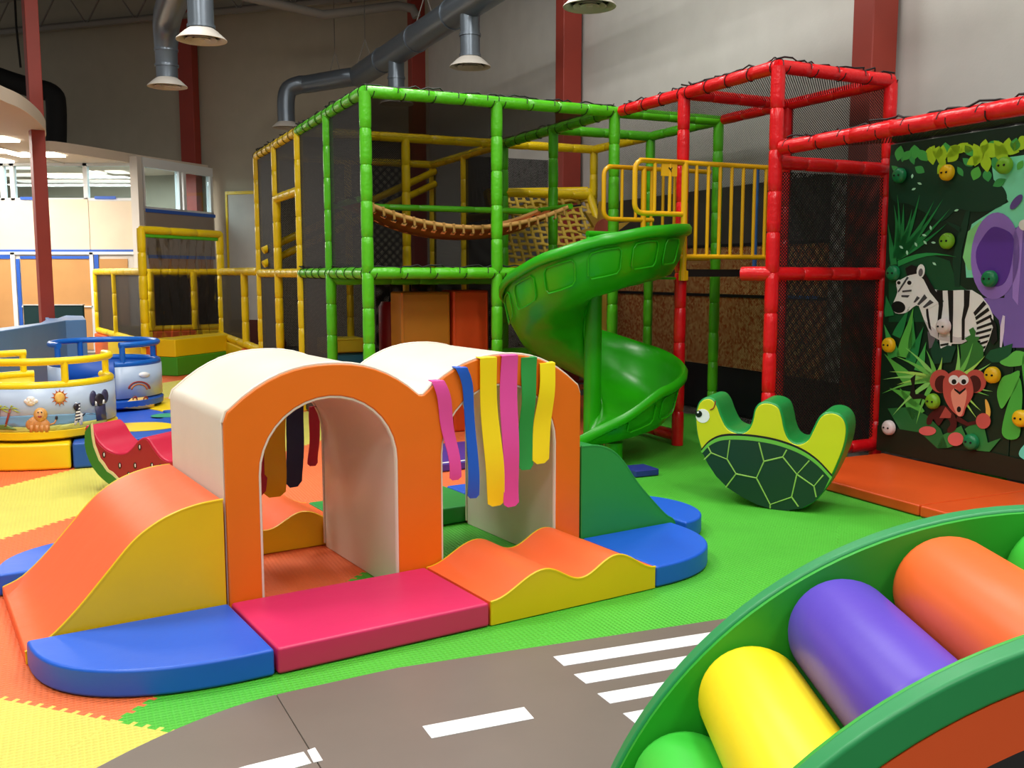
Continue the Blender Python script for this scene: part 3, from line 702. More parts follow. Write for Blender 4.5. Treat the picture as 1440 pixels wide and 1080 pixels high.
def cup(name, c, rad, face, opening, col_t, col_v, lab):
    """face = direction (deg) of the middle of the closed wall, opening = open angle"""
    t = empty(name, c, 0, lab, 'carousel seat', 'carousel ride cups')
    half = (360 - opening) / 2; a0, a1 = face - half, face + half; z0, z1 = CZ + .055, CZ + .39
    lathe('foot_ring', [(0, CZ + .005), (rad - .06, CZ + .005), (rad + .015, CZ + .03), (rad + .02, CZ + .08), (rad - .01, CZ + .105), (rad - .05, CZ + .11), (0, CZ + .11)], col_v, t, seg=48)
    n = 40
    def arc(r, z, b0=a0, b1=a1, n=n): return [Vector((r * math.cos(R(b0 + (b1 - b0) * k / n)), r * math.sin(R(b0 + (b1 - b0) * k / n)), z)) for k in range(n + 1)]
    sheet('inner_wall', [arc(rad - .03, z) for z in (CZ + .1, z1)], col_v, t, .02)
    sheet('printed_wall', [arc(rad, z) for z in (z0 + .055, z1)], SKY, t, .024)
    box('seat', -.2, .2, -.12, .12, CZ + .11, CZ + .25, col_v, t, .02).rotation_euler = (0, 0, R(face + 90))
    t.children[-1].location = Vector((math.cos(R(face)), math.sin(R(face)), 0)) * (rad - .2)
    tube('lower_ring', arc(rad - .02, z1 + .02), .028, col_t, t, 12)
    tube('hand_rail', arc(rad - .02, z1 + .19, a0 + 6, a1 - 6), .027, col_t, t, 12)
    for f in (.03, .34, .66, .97):
        a = R(a0 + (a1 - a0) * f); p = Vector(((rad - .02) * math.cos(a), (rad - .02) * math.sin(a), 0))
        tube('rail_post', [p + Vector((0, 0, z1 + .02)), p + Vector((0, 0, z1 + .19))], .025, col_t, t, 12)
    return t
YC = Vector(((55 - 720) / F_PX * 7.25, 7.25, 0)); YR = .5
cy = cup('carousel_cup', YC, YR, 268, 70, TY, CY, 'yellow carousel cup printed with sun, lion, zebra and elephant')
BC = Vector(((146 - 720) / F_PX * 8.75, 8.75, 0)); BR = .47
cb = cup('carousel_cup', BC, BR, 93, 58, TB, CB, 'blue carousel cup with a rainbow print on its curved wall')
def cyl_decal(name, cup_o, C, rad, halfpx, cpx, px, m, lev):
    vs = []
    def put(x, y):
        d = ray(x, y); r = rad + .0125 + lev * .0016; dx, dy = d.x, d.y; fx, fy = -C.x, -C.y
        aa = dx * dx + dy * dy; bb = 2 * (fx * dx + fy * dy); q = bb * bb - 4 * aa * (fx * fx + fy * fy - r * r)
        tt = (-bb - math.sqrt(max(q, 0))) / (2 * aa); return CAM + d * tt - C
    bm = bmesh.new(); n = len(px)
    bm.faces.new([bm.verts.new((x, y, 0)) for x, y in px]); bmesh.ops.triangulate(bm, faces=bm.faces[:])
    for _ in range(3):
        es = [e for e in bm.edges if abs(e.verts[0].co.x - e.verts[1].co.x) > 9]
        if es: bmesh.ops.subdivide_edges(bm, edges=es, cuts=1, use_grid_fill=True)
        bmesh.ops.triangulate(bm, faces=[f for f in bm.faces if len(f.verts) > 3])
    for v in bm.verts: v.co = put(v.co.x, v.co.y)
    o = link(name, finish(bm, name, True), m, cup_o); md = o.modifiers.new('s', 'SOLIDIFY'); md.thickness = .001; md.offset = 0; return o
def ell(cx, cy_, rx, ry, n=14, rot=0): return [(cx + rx * math.cos(2 * math.pi * k / n) * math.cos(rot) - ry * math.sin(2 * math.pi * k / n) * math.sin(rot), cy_ + rx * math.cos(2 * math.pi * k / n) * math.sin(rot) + ry * math.sin(2 * math.pi * k / n) * math.cos(rot)) for k in range(n)]
def star(cx, cy_, r0, r1, n): return [(cx + (r1 if k % 2 else r0) * math.cos(math.pi * k / n), cy_ + (r1 if k % 2 else r0) * math.sin(math.pi * k / n)) for k in range(2 * n)]
hp = YR / 7.0 * F_PX
def yd(name, px, m, lev=1): return cyl_decal(name, cy, YC, YR, 100, 55, px, PR.get(m, m) if isinstance(m, str) else m, lev)
yd('sea_print', [(-20, 587), (150, 580), (150, 592), (60, 600), (-20, 602)], SEA); yd('grass_print', [(-20, 600), (40, 601), (90, 597), (150, 588), (150, 596), (100, 604), (50, 608), (-20, 608)], SAND, 2)
[yd('sun_ray', [(84 + 7 * math.cos(R(30 * k - 11)), 559 + 7.5 * math.sin(R(30 * k - 11))), (84 + 13 * math.cos(R(30 * k)), 559 + 13 * math.sin(R(30 * k))), (84 + 7 * math.cos(R(30 * k + 11)), 559 + 7.5 * math.sin(R(30 * k + 11)))], 'ray', 2) for k in range(12)]; yd('sun_rim', ell(84, 559, 8.6, 9), 'ray', 2); yd('sun_disc', ell(84, 559, 7, 7.5), 'sun', 3)
for x, y, r in ((38, 564, 4), (43, 561, 5), (49, 564, 4), (43, 566, 6)): yd('cloud_print', ell(x, y, r * 1.2, r * .8), 'cloud', 2)
for bx, tx, ty in ((6, 14, 575), (-6, -1, 575)):
    yd('palm_trunk', [(bx, 600), (bx + 3, 600), (tx + 2, ty), (tx - 1, ty)], 'trunk', 3)
    for a in (-2.7, -2.2, -1.2, -.5, 0.1): yd('palm_frond', [(tx, ty), (tx + 9 * math.cos(a) - 2, ty + 7 * math.sin(a) + 1), (tx + 16 * math.cos(a), ty + 9 * math.sin(a) + 5), (tx + 10 * math.cos(a), ty + 8 * math.sin(a) + 4)], 'palm', 4)
yd('island_print', [(-15, 604), (-8, 598), (8, 597), (20, 602), (24, 605)], mat('print_island', (96, 120, 50), .4), 3)
yd('lion_body', [(40, 590), (46, 586), (62, 586), (70, 594), (70, 605), (66, 605), (64, 598), (56, 606), (50, 607), (42, 605)], 'lion', 3); yd('lion_mane', ell(57, 583, 10, 10), 'mane', 4); yd('lion_face', ell(56, 583, 6, 6.5), mat('print_lionface', (226, 176, 120), .4), 5)
[yd('lion_leg', [(x, 598), (x + 4.5, 598), (x + 4, 608), (x - .5, 608)], 'lion', 4) for x in (42, 50, 57, 64)]; yd('tail_tuft', ell(79.5, 587.5, 2, 3), 'dark', 5); yd('lion_mouth', ell(56, 586, 3, 1.5), 'red', 6); yd('lion_rump', ell(42, 597, 6, 7), 'lion', 3); yd('lion_tail', [(70, 596), (76, 594), (79, 588), (80, 590), (77, 596), (70, 598)], 'lion', 4)
for ex in (53.5, 58.5): yd('lion_eye', ell(ex, 580, 1, 1.3, 8), 'dark', 6)
yd('zebra_body', [(106, 566), (112, 568), (113, 580), (117, 582), (116, 597), (112, 598), (111, 588), (107, 598), (104, 597), (107, 580)], 'white', 3)
for q in range(6): yd('zebra_stripe', [(106, 568 + q * 4.4), (113, 566.5 + q * 4.4), (113, 568.3 + q * 4.4), (106, 570 + q * 4.4)], 'dark', 4)
yd('zebra_head', ell(107, 572, 4, 5), 'dark', 5); yd('zebra_tail', [(116, 583), (121, 580), (120, 582), (116, 586)], 'dark', 4)
yd('elephant_body', [(134, 570), (148, 568), (150, 590), (136, 592)], 'ele', 3); yd('elephant_ear', ell(131, 560, 5, 11), 'ele', 3); yd('elephant_ear', ell(147.5, 557, 5, 10), 'ele', 3); yd('elephant_head', ell(140, 562, 7, 9), 'dark', 4)
yd('elephant_tusk', [(134, 564), (136, 565), (137, 570), (134, 571)], 'white', 5); yd('elephant_tusk', [(145, 562), (147, 562), (147, 568), (144, 568)], 'white', 5)
def bd(name, px, m, lev=1): return cyl_decal(name, cb, BC, BR, 75, 146, px, PR.get(m, m) if isinstance(m, str) else m, lev)
def arcband(cx, cy_, r0, r1, ky=.7): return [(cx - r1 * math.cos(math.pi * k / 12), cy_ - r1 * ky * math.sin(math.pi * k / 12)) for k in range(13)] + [(cx + r0 * math.cos(math.pi * k / 12), cy_ - r0 * ky * math.sin(math.pi * k / 12)) for k in range(13)]
bd('sand_print', [(172, 571), (185, 560), (205, 558), (217, 566), (217, 572), (195, 575), (173, 574)], 'sun', 1)
bd('rainbow_band', arcband(196, 547, 13, 16), 'red', 2); bd('rainbow_band', arcband(196, 548, 9.5, 12), 'ray', 2); bd('cloud_print', ell(203, 527, 8, 4), 'cloud', 2)
for x in (190, 205): bd('animal_curl', arcband(x, 562, 2, 3.6, 1.4), 'red', 3)

# ================================================================== BLUE LOW WALL, TEAL BOARD
BW = vinyl('wall_blue', 92, 140, 196)
zt = .8
fe = cat_rom([G(px, py, zt) for px, py in ((-70, 476), (0, 465.5), (50, 457.5), (92, 450.5))], 4)
poly = [(p.x, p.y) for p in fe] + [(p.x, p.y) for p in (G(121, 449.5, zt), G(117, 444, zt), G(92, 443.5, zt), G(80, 447.5, zt), G(70, 447.5, zt), G(64, 440, zt), G(58, 439.5, zt), G(60, 443, zt), G(66, 449, zt), G(56, 454, zt), G(0, 461, zt), G(-70, 470, zt))]
cc = Vector((sum(p[0] for p in poly) / len(poly), sum(p[1] for p in poly) / len(poly), 0))
t = empty('curved_low_wall', cc, 0, 'light blue padded low wall curving around the square red post', 'low wall')
prism('padding', [(x - cc.x, y - cc.y) for x, y in poly], .003, zt, BW, t, 'xy', .012, 30)
tb = G(112, 520); t = empty('teal_board', (-7.1, 15.0, 0), 0, 'dark teal upright board behind the blue low wall', 'board')
box('panel', -.5, .42, -.03, .03, .003, .9, mat('teal_board', (22, 62, 64), .6), t); box('cap', -.51, .43, -.04, .04, .9, .915, FRAME, t)

# ================================================================== TODDLER PEN
pen = empty('toddler_pen', W(1.0, 14.0), A25, 'yellow padded tube play pen with black mesh panels and a tall gate frame', 'play pen')
def pl(u, v, z=0): return Vector((u - 1.0, v - 14.0, z))
def panel_between(par, a, b, z0, z1, m, name='mesh_panel', ins=.07):
    d = (b - a).normalized(); a2, b2 = a + d * ins, b - d * ins
    return quad_uv(name, a2 + Vector((0, 0, z0)), b2 + Vector((0, 0, z0)), b2 + Vector((0, 0, z1)), a2 + Vector((0, 0, z1)), m, par)
def pad_block(par, a, b, z0, z1, th, m, name='edge_pad'):
    d = (b - a); L = d.length; o = box(name, 0, L, -th / 2, th / 2, z0, z1, m, par, .015); o.location = a; o.rotation_euler = (0, 0, math.atan2(d.y, d.x)); return o
pA, pB, pC, pD, pE = pl(.52, 17.55), pl(1.0, 14.0), pl(2.2, 15.2), pl(2.2, 13.14), pl(2.2, 12.06)
def Z(z): return Vector((0, 0, z))
ORG_PAD = vinyl('pad_orange', 226, 96, 40)
def tubes(par, a, b, z, m, r=.05, name='rail'): return padded(name, a + Z(z), b + Z(z), m, par, r, .5)
for q in (pA, pA.lerp(pB, .45), pD): padded('post', q + Z(.42), q + Z(1.42), P_YEL, pen, .048, .3)
for q in (pB, pC): padded('gate_post', q + Z(.4), q + Z(2.0), P_YEL, pen, .055, .35)
padded('gate_top', pB + Z(1.98), pC + Z(1.98), P_YEL, pen, .055, .5)
box_ = pad_block(pen, pB.lerp(pC, .04), pB.lerp(pC, .96), 1.88, 1.93, .05, P_GREEN, 'curtain_rail')
for a, b in ((pA, pB), (pC, pD), (pD, pE)): tubes(pen, a, b, 1.42, P_YEL); tubes(pen, a, b, .45, P_YEL)
tubes(pen, pB, pC, .45, P_YEL)
panel_between(pen, pA, pA.lerp(pB, .45), .5, 1.37, NETD); panel_between(pen, pA.lerp(pB, .45), pB, .5, 1.37, NETD); panel_between(pen, pC, pD, .5, 1.37, NETD)
for a, b, m in ((pA, pA.lerp(pB, .33), ORG_PAD), (pA.lerp(pB, .33), pA.lerp(pB, .66), CY), (pA.lerp(pB, .66), pB, CY), (pC, pD, CY), (pD, pE, ORG_PAD), (pB, pC, ORG_PAD)): pad_block(pen, a, b, .003, .4, .14, m)
# far side of the pen seen through the gate
def pen_px(px, d): p = Vector(((px - 720) / F_PX * d, d, 0)); return pl(p.dot(U), p.dot(V))
k0, k1, k2, k3 = pA, pen_px(214, 16.55), pen_px(275, 16.9), pen_px(318, 17.2)
for q in (k1, k2, k3): padded('post', q + Z(.42), q + Z(1.42), P_YEL, pen, .055, .3)
tubes(pen, k0, k3, 1.42, P_YEL); tubes(pen, k0, k3, .45, P_YEL); tubes(pen, k3, pC, 1.42, P_YEL)
for a, b, m in ((k0, k1, CY), (k1, k2, ORG_PAD), (k2, k3, CY)): pad_block(pen, a, b, .003, .4, .14, m)
for a, b in ((k1, k2), (k2, k3)): panel_between(pen, a, b, .5, 1.37, NETD)
CLEAR = clear_mat('clear_vinyl', .2, (222, 218, 210), .1)
g = (pC - pB); gl_ = g.length; gd = g.normalized(); gn = Vector((-gd.y, gd.x, 0))
for k in range(7):
    a = .14 + (gl_ - .28) * k / 7; b = a + (gl_ - .28) / 7 * 1.12; rows = []
    for q in range(9):
        z = 1.9 - 1.4 * q / 8; rows.append([pB + gd * (a + (b - a) * f / 4) + gn * (.02 * (k % 2) + .028 * math.sin(f * 2.2 + q * 1.3 + k)) + Z(z) for f in range(5)])
    sheet('clear_strip', rows, CLEAR, pen)
# entry step in front of the gate
so = G(207, 528); sx = gd.x * math.cos(A25) - gd.y * math.sin(A25); sy = gd.x * math.sin(A25) + gd.y * math.cos(A25)
t = empty('entry_step', W(1.0, 14.0), math.atan2(sy, sx), 'yellow over green padded step in front of the pen gate', 'foam step')
box('base_pad', .06, 1.66, -.46, -.12, .003, .26, vinyl('step_green', 66, 160, 40), t, .012); box('top_pad', .06, 1.66, -.44, -.12, .262, .5, CY, t, .012)

# ================================================================== CLIMBING FRAMES
U0, U1, U2, U3 = 2.2, 3.32, 4.45, 5.58
V0, V1, V2, V3, V4, V5, V6 = 5.35, 6.45, 7.42, 8.58, 9.75, 10.9, 12.0
ZT, ZM = 2.8, 1.4
def lacing(par, a, b, amp=.07, m=CORD, seed=1):
    rnd = random.Random(seed); n = max(6, int((b - a).length / .05)); d = (b - a).normalized(); s = d.cross(Vector((0, 0, 1))).normalized(); pts = []
    for k in range(n + 1):
        f = k / n; pts.append(a.lerp(b, f) + s * rnd.uniform(-.035, .035) + Z(.046 + rnd.uniform(-.006, .022)))
    bm = bmesh.new(); tube_into(bm, pts, .0065, 4)
    for k in range(0, n, 5):
        p = a.lerp(b, k / n); 
        tube_into(bm, [p + (s * math.cos(q) + Vector((0, 0, 1)) * math.sin(q)) * .05 + d * .01 * q for q in [i * math.pi / 5 for i in range(11)]], .004, 4)
    return link('net_lacing', finish(bm, 'lacing', True, 60), m, par)
class Frame:
    def __init__(s, name, u, v, label): s.u, s.v = u, v; s.e = empty(name, W(u, v), A25, label, 'climbing frame', 'padded tube climbing frames')
    def p(s, u, v, z=0): return Vector((u - s.u, v - s.v, z))
    def post(s, u, v, m, z0=.003, z1=ZT, r=.047): return padded('post', s.p(u, v, z0), s.p(u, v, z1), m, s.e, r)
    def beam(s, u0, v0, u1, v1, z, m, z2=None, r=.046, lace=False):
        a, b = s.p(u0, v0, z), s.p(u1, v1, z if z2 is None else z2); o = padded('beam', a, b, m, s.e, r)
        if lace: lacing(s.e, a, b, seed=int(u0 * 10 + v0 * 7))
        return o
    def net(s, pts, m=NET, name='net_panel'): return quad_uv(name, *[s.p(*q) for q in pts], m, s.e)
    def wall(s, u0, v0, u1, v1, z0, z1, m=NET): return s.net(((u0, v0, z0), (u1, v1, z0), (u1, v1, z1), (u0, v0, z1)), m)
    def roof(s, u0, u1, v0, v1, z=ZT, m=NET): return s.net(((u0, v0, z), (u1, v0, z), (u1, v1, z), (u0, v1, z)), m)
gf = Frame('climbing_structure', U0, V2, 'large two storey green and yellow padded tube climbing frame with black netting')
for u, v in ((U0, V2), (U1, V2), (U2, V2), (U0, V3), (U2, V3), (U2, V4), (U3, V2 + .02), (U3, V3)): gf.post(u, v, P_GREEN)
for u, v in ((U0, V4), (U0, V5), (U0, V6), (U1, V4), (U2, V6), (U2, V5), (U3, V4), (U1, V6)): gf.post(u, v, P_YEL, r=.045)
gf.beam(U0, V2, U1, V2, ZT, P_GREEN, lace=True); gf.beam(U1, V2, U2, V2, ZT, P_GREEN, lace=True)
gf.beam(U0, V2, U0, V3, ZT, P_GREEN, lace=True); gf.beam(U0, V3, U0, V4, ZT, P_GREEN, lace=True)
gf.beam(U2, V2, U2, V3, ZT, P_GREEN, lace=True); gf.beam(U2, V3, U2, V4, ZT, P_GREEN, lace=True)
gf.beam(U2, V2 + .02, U3, V2 + .02, ZT, P_GREEN); gf.beam(U2, V3, U3, V3, ZT, P_GREEN); gf.beam(U3, V2 + .06, U3, V3, ZT, P_GREEN); gf.beam(U3, V3, U3, V4, ZT, P_YEL)
gf.beam(U0, V4, U0, V5, ZT, P_YEL, lace=True); gf.beam(U0, V5, U0, V6, ZT, P_YEL, lace=True)
gf.beam(U0, V4, U1, V4, ZT, P_YEL); gf.beam(U1, V4, U2, V4, ZT, P_YEL); gf.beam(U2, V4, U3, V4, ZT, P_YEL)
gf.beam(U0, V6, U1, V6, ZT, P_YEL); gf.beam(U1, V6, U2, V6, ZT, P_YEL); gf.beam(U2, V4, U2, V5, ZT, P_YEL); gf.beam(U2, V5, U2, V6, ZT, P_YEL)
LIME = P_GREEN
gf.beam(U0, V2, U0, V3, ZM, LIME, lace=True); gf.beam(U0, V3, U0, V4, ZM, LIME, lace=True); gf.beam(U0, V4, U0, V5, ZM, P_YEL); gf.beam(U0, V5, U0, V6, ZM, P_YEL)
gf.beam(U0, V2, U1, V2, ZM, P_GREEN, lace=True); gf.beam(U1, V2, U2, V2, ZM, P_GREEN, lace=True); gf.beam(U0, V3, U1, V3, ZM - .06, P_GREEN); gf.beam(U1, V3, U2, V3, ZM - .06, P_GREEN)
gf.beam(U0, V5, U0, V4, 2.22, P_YEL); gf.beam(U2, V2, U2, V3, ZM, P_GREEN); gf.beam(U2, V3, U2, V4, ZM, P_GREEN)
gf.beam(U2, V2, U2, V3, .55, P_GREEN); gf.beam(U1, V3, U2, V3, .62, P_GREEN)
gf.beam(U1, V3, U2, V3, 2.0, P_GREEN, r=.028); gf.beam(U0, V3, U1, V3, 2.0, P_GREEN, r=.028)
# stair rails sloping up at the back
for dz in (0, .16): gf.beam(U0 - .05, V5 + .6, U2, V6 - .12, 1.5 + dz, P_YEL, 2.55 + dz, .042)
gf.beam(U2, V4, U3, V4, 2.28, P_YEL); gf.beam(U2 + .05, V5, U3, V4, 2.05, P_YEL, 2.28)
BROWNB = mat('deck_brown', (92, 62, 38), .7, var=.1)
def deck(fr, u0, u1, v0, v1, z=ZM): 
    q = fr.p(u0, v0); w = fr.p(u1, v1); return box('deck', q.x, w.x, q.y, w.y, z - .05, z + .0, BROWNB, fr.e)
deck(gf, U0 + .06, U2 - .06, V2 + .06, V3 - .06); deck(gf, U0 + .06, U2 - .06, V3 + .06, V4 - .06); deck(gf, U1, U2 - .06, V4 + .06, V6 - .06)
gf.roof(U0, U2, V2, V4, m=NETK); gf.roof(U0, U2, V4, V6, m=NETK); gf.roof(U2, U3, V2, V4, m=NETL)
gf.wall(U0, V2, U0, V3, ZM + .05, ZT - .05, NETK); gf.wall(U0, V3 + .05, U0, V4 - .05, ZM + .05, ZT - .05, NETD); gf.wall(U0, V3 + .05, U0, V4 - .05, .02, ZM - .05, NETD)
gf.wall(U0, V4, U0, V5, 2.26, ZT - .05, NETD); gf.wall(U0, V5 + .05, U0, V6 - .05, ZM + .05, ZT - .05, NETD); gf.wall(U0, V5 + .05, U0, V6 - .05, .02, ZM - .05, NETD)
gf.wall(U0, V6, U2, V6, .02, ZT, NETK); gf.wall(U3, V2, U3, V4, .02, ZT, NETL); gf.wall(U2, V4 + .02, U2, V6, .02, ZT, NETK); gf.wall(U0 + .1, V4 + .02, U1, V4 + .02, ZM, ZT, NET); gf.wall(U2, V5, U3, V5, .02, ZT, NETK); gf.wall(U1, V5, U2, V5, .02, ZM, NETK)
# hammock bridge
HAM = mat('hammock_orange', (196, 100, 32), .7, var=.15)
HAM2 = mat('hammock_tan', (222, 170, 96), .7, var=.1)
hb = empty('hammock_bridge', W(U0, V2 + .5), A25, 'orange webbing hammock bridge slung inside the green climbing frame', 'hammock')
bm = bmesh.new(); nx, ny = 44, 9; vs = []
def hz(f): return 2.01 - .21 * (1 - (2 * f - 1) ** 2)
for i in range(nx + 1):
    f = i / nx; x = .08 + 2.0 * f
    vs.append([bm.verts.new((x, .62 * j / ny, hz(f) - .09 * math.sin(math.pi * j / ny) * (1 - (2 * f - 1) ** 4))) for j in range(ny + 1)])
holes = []
for i in range(nx):
    for j in range(ny):
        if i % 2 == 1 and j % 3 == 1: continue
        bm.faces.new((vs[i][j], vs[i + 1][j], vs[i + 1][j + 1], vs[i][j + 1]))
o = link('webbing', finish(bm, 'webbing'), HAM, hb); o.modifiers.new('s', 'SOLIDIFY').thickness = .012
for i in range(0, nx, 2):
    f = (i + .5) / nx; x = .08 + 2.0 * f
    tube('lashing', [(x, -.02, hz(f) + .02), (x + .015, 0, hz(f) - .045), (x + .02, .04, hz(f) - .05)], .013, HAM2, hb, 5)
for y in (0, .62): tube('edge_rope', [(.08 + 2.0 * k / 20, y, hz(k / 20)) for k in range(21)], .02, HAM2, hb, 8)
for x in (.08, 2.08): tube('end_bar', [(x, -.02, 2.01), (x, .64, 2.01)], .026, P_GREEN, hb, 8)
for x, x2 in ((.08, -.0), (2.08, 2.24)):
    for y in (0.02, .6): tube('tie_rope', [(x, y, 2.01), (x2, y + .06, 2.03)], .01, CORD, hb, 5)
# woven climbing net (yellow) on a sloping frame
wn_ = empty('woven_climbing_net', W(U2, V4), A25, 'sloping yellow woven strap climbing net in a tubular frame', 'climbing net')
STR = mat('strap_yellow', (206, 172, 60), .6, var=.12)
P00, P10, P01, P11 = Vector((.05, .1, ZM + .06)), Vector((1.02, -.62, ZM + .06)), Vector((.12, .75, 2.34)), Vector((1.08, .04, 2.34))
def bil(a, b): return (P00 * (1 - a) + P10 * a) * (1 - b) + (P01 * (1 - a) + P11 * a) * b
for a, b in ((P00, P01), (P10, P11), (P01, P11), (P00, P10)): tube('frame_tube', [a, b], .045, P_YEL, wn_, 10)
nrm = (P10 - P00).cross(P01 - P00).normalized()
for k in range(13):
    f = (k + .7) / 13.4
    for lbl, pts in (('strap', [bil(f, i / 26) + nrm * (.012 if (i + k) % 2 else -.012) for i in range(27)]),):
        w = (P10 - P00).normalized() * .019; sheet('vertical_strap', [[p - w for p in pts], [p + w for p in pts]], STR, wn_, .006)
for k in range(12):
    f = (k + .7) / 12.4; pts = [bil(i / 26, f) - nrm * (.012 if (i // 2 + k) % 2 else -.012) for i in range(27)]
    w = (P01 - P00).normalized() * .02; sheet('cross_strap', [[p - w for p in pts], [p + w for p in pts]], STR, wn_, .006)
# padded blocks and toys on the lower level
def block(name, u, v, su, sv, z0, z1, m, lab, cat='foam block', rz=0): 
    t = empty(name, W(u, v), A25 + rz, lab, cat); box('cover', -su / 2, su / 2, -sv / 2, sv / 2, z0, z1, m, t, .02)
    tube('piping', [(-su / 2 + .02, -sv / 2, z0 + .02), (-su / 2 + .02, -sv / 2, z1 - .02), (su / 2 - .02, -sv / 2, z1 - .02), (su / 2 - .02, -sv / 2, z0 + .02)], .006, m, t, 6); return t
b_ = V2 + .55
block('foam_block', 2.83, b_, .45, .3, .003, 1.24, vinyl('block_ochre', 178, 112, 20), 'tall ochre padded block standing under the green deck')
block('foam_block', 3.25, b_, .34, .3, .003, 1.25, vinyl('block_rust', 206, 74, 20), 'tall rust orange padded block standing beside the ochre block')
block('foam_mat', 2.62, V3 + .72, .55, .8, .003, .24, vinyl('toy_green', 24, 110, 60), 'dark green mat on the floor under the deck', 'foam mat')
block('foam_mat', 2.5, 9.9, .4, .28, .003, .34, vinyl('toy_ochre', 190, 140, 20), 'ochre mat beside the dark green floor mat', 'foam mat')
block('foam_block', 3.1, 11.6, .45, .4, .003, .25, vinyl('toy_pink', 200, 40, 84), 'pink block inside the yellow tube bay', 'foam block')
block('foam_block', 3.1, 11.55, .42, .36, .252, .44, vinyl('toy_teal', 60, 130, 150), 'teal block resting on the pink block', 'foam block')
block('foam_block', 3.05, 11.5, .5, .34, .442, .62, vinyl('toy_yellow', 216, 190, 40), 'yellow block topmost on the teal and pink blocks', 'foam block')
block('foam_mat', 2.65, 10.3, .4, .5, .003, .14, vinyl('toy_mint', 70, 180, 110), 'mint green wedge mat at the foot of the yellow bay', 'foam mat')
def bag(u, v, z0, z1, r, m, lab):
    t = empty('punching_bag', W(u, v), 0, lab, 'punching bag'); lathe('bag', [(0, z0), (r * .8, z0), (r, z0 + .05), (r, z1 - .05), (r * .8, z1), (0, z1)], m, t, seg=20); tube('strap', [(0, 0, z1), (0, 0, 1.34)], .012, CORD, t, 6); tube('rope_knot', [(0, 0, z1), (0, 0, z1 + .05)], .03, CORD, t, 8)
bag(2.95, 9.15, .5, 1.12, .13, vinyl('bag_red', 150, 28, 40), 'dark red hanging punching bag under the deck beside the green posts')
bag(3.25, 9.45, .42, 1.05, .13, vinyl('bag_dark', 44, 20, 24), 'blackish hanging punching bag behind the red one')
t = empty('toy_wedge', W(2.62, 12.75), A25, 'teal foam wedge with a red knob beyond the yellow tube bay', 'foam toy')
prism('wedge', [(-.3, .003), (.35, .003), (.2, .38), (.05, .4)], -.15, .15, vinyl('toy_aqua', 70, 140, 150), t, 'xz', .015); lathe('knob', [(0, .36), (.07, .38), (.09, .45), (.06, .52), (0, .54)], vinyl('knob_red', 160, 24, 50), t, (-.05, 0, .03), seg=16)
# sunflower shaped seat by the slide
sf = empty('flower_panel', W(4.84, 8.22, 0), A25, 'yellow petal flower shaped panel behind the slide entry', 'panel')
prism('petals', star(0, 1.80, .13, .30, 9), 0, .05, mat('petal', (196, 156, 60), .6), sf, 'xz', 0); disc('centre', (0, 1.80), .13, -.002, mat('flower_centre', (190, 90, 70), .6), sf, .03)
box('stand', -.03, .03, .01, .04, .003, 1.6, mat('petal', (196, 156, 60), .6), sf)

# red tower
rf = Frame('climbing_tower', U2 + .09, V0, 'tall red padded tube climbing tower with black netting beside the mural')
UR = U2 + .05
for u, v in ((UR, V0), (UR, V1), (U3, V0 + .04), (U3, V1 + .05)): rf.post(u, v, P_RED)
rf.beam(UR, V0, UR, V1, ZT, P_RED, lace=True); rf.beam(UR, V1, UR - .02, V2 - .07, ZT, P_RED, lace=True)
rf.beam(UR, V0, U3, V0 + .04, ZT, P_RED, lace=True); rf.beam(U3, V0 + .04, U3, V1 + .05, ZT, P_RED); rf.beam(U3, V1 + .05, U3, V2 - .06, ZT, P_RED); rf.beam(UR, V1, U3, V1 + .05, ZT, P_RED)
rf.beam(UR, V0, U3, V0 + .04, ZM - .005, P_RED); rf.beam(UR - .12, V0 + .18, UR, V0, ZM - .005, P_RED, r=.05); rf.beam(UR, V0, U3, V0 + .04, 2.16, P_RED)
rf.beam(UR, V1, UR, V2 - .1, .08, P_RED); rf.beam(UR, V0, U3, V0 + .04, .1, P_RED)
rf.roof(UR, U3, V0, V2 - .06); rf.wall(U3, V0, U3, V1, .02, ZT, NET); rf.wall(U3, V1, U3, V2 - .06, .02, ZT, NETL); rf.wall(UR + .06, V0 + .02, U3, V0 + .03, .16, 2.1, net_mat('tower', .66, 58))
q = rf.p(UR, V1); w_ = rf.p(U3, V2); box('deck', q.x + .06, w_.x - .06, q.y + .02, w_.y - .08, ZM - .03, ZM + .03, mat('deck_black', (26, 20, 18), .5), rf.e)
# low net box over the mural: front tube and roof
t = empty('net_canopy', W(UR, V0 - .07), A25, 'black net canopy with a red padded front tube above the animal mural', 'canopy')
padded('front_tube', (0, 0, 2.25), (0, -4.2, 2.25), P_RED, t, .048, .33); lacing(t, Vector((0, -.05, 2.25)), Vector((0, -4.2, 2.25)), seed=5)
quad_uv('net_roof', (0, 0, 2.24), (1.03, 0, 2.34), (1.03, -4.2, 2.34), (0, -4.2, 2.24), net_mat('canopy', .66, 50), t)
padded('rear_tube', (1.06, .02, 2.385), (1.06, -4.2, 2.385), mat('pipe_sleeve_black', (18, 18, 20), .4), t, .05, .33)
for y in (-4.15,):
    padded('support_post', (0, y, .06), (0, y, 2.2), P_RED, t, .055, .3)
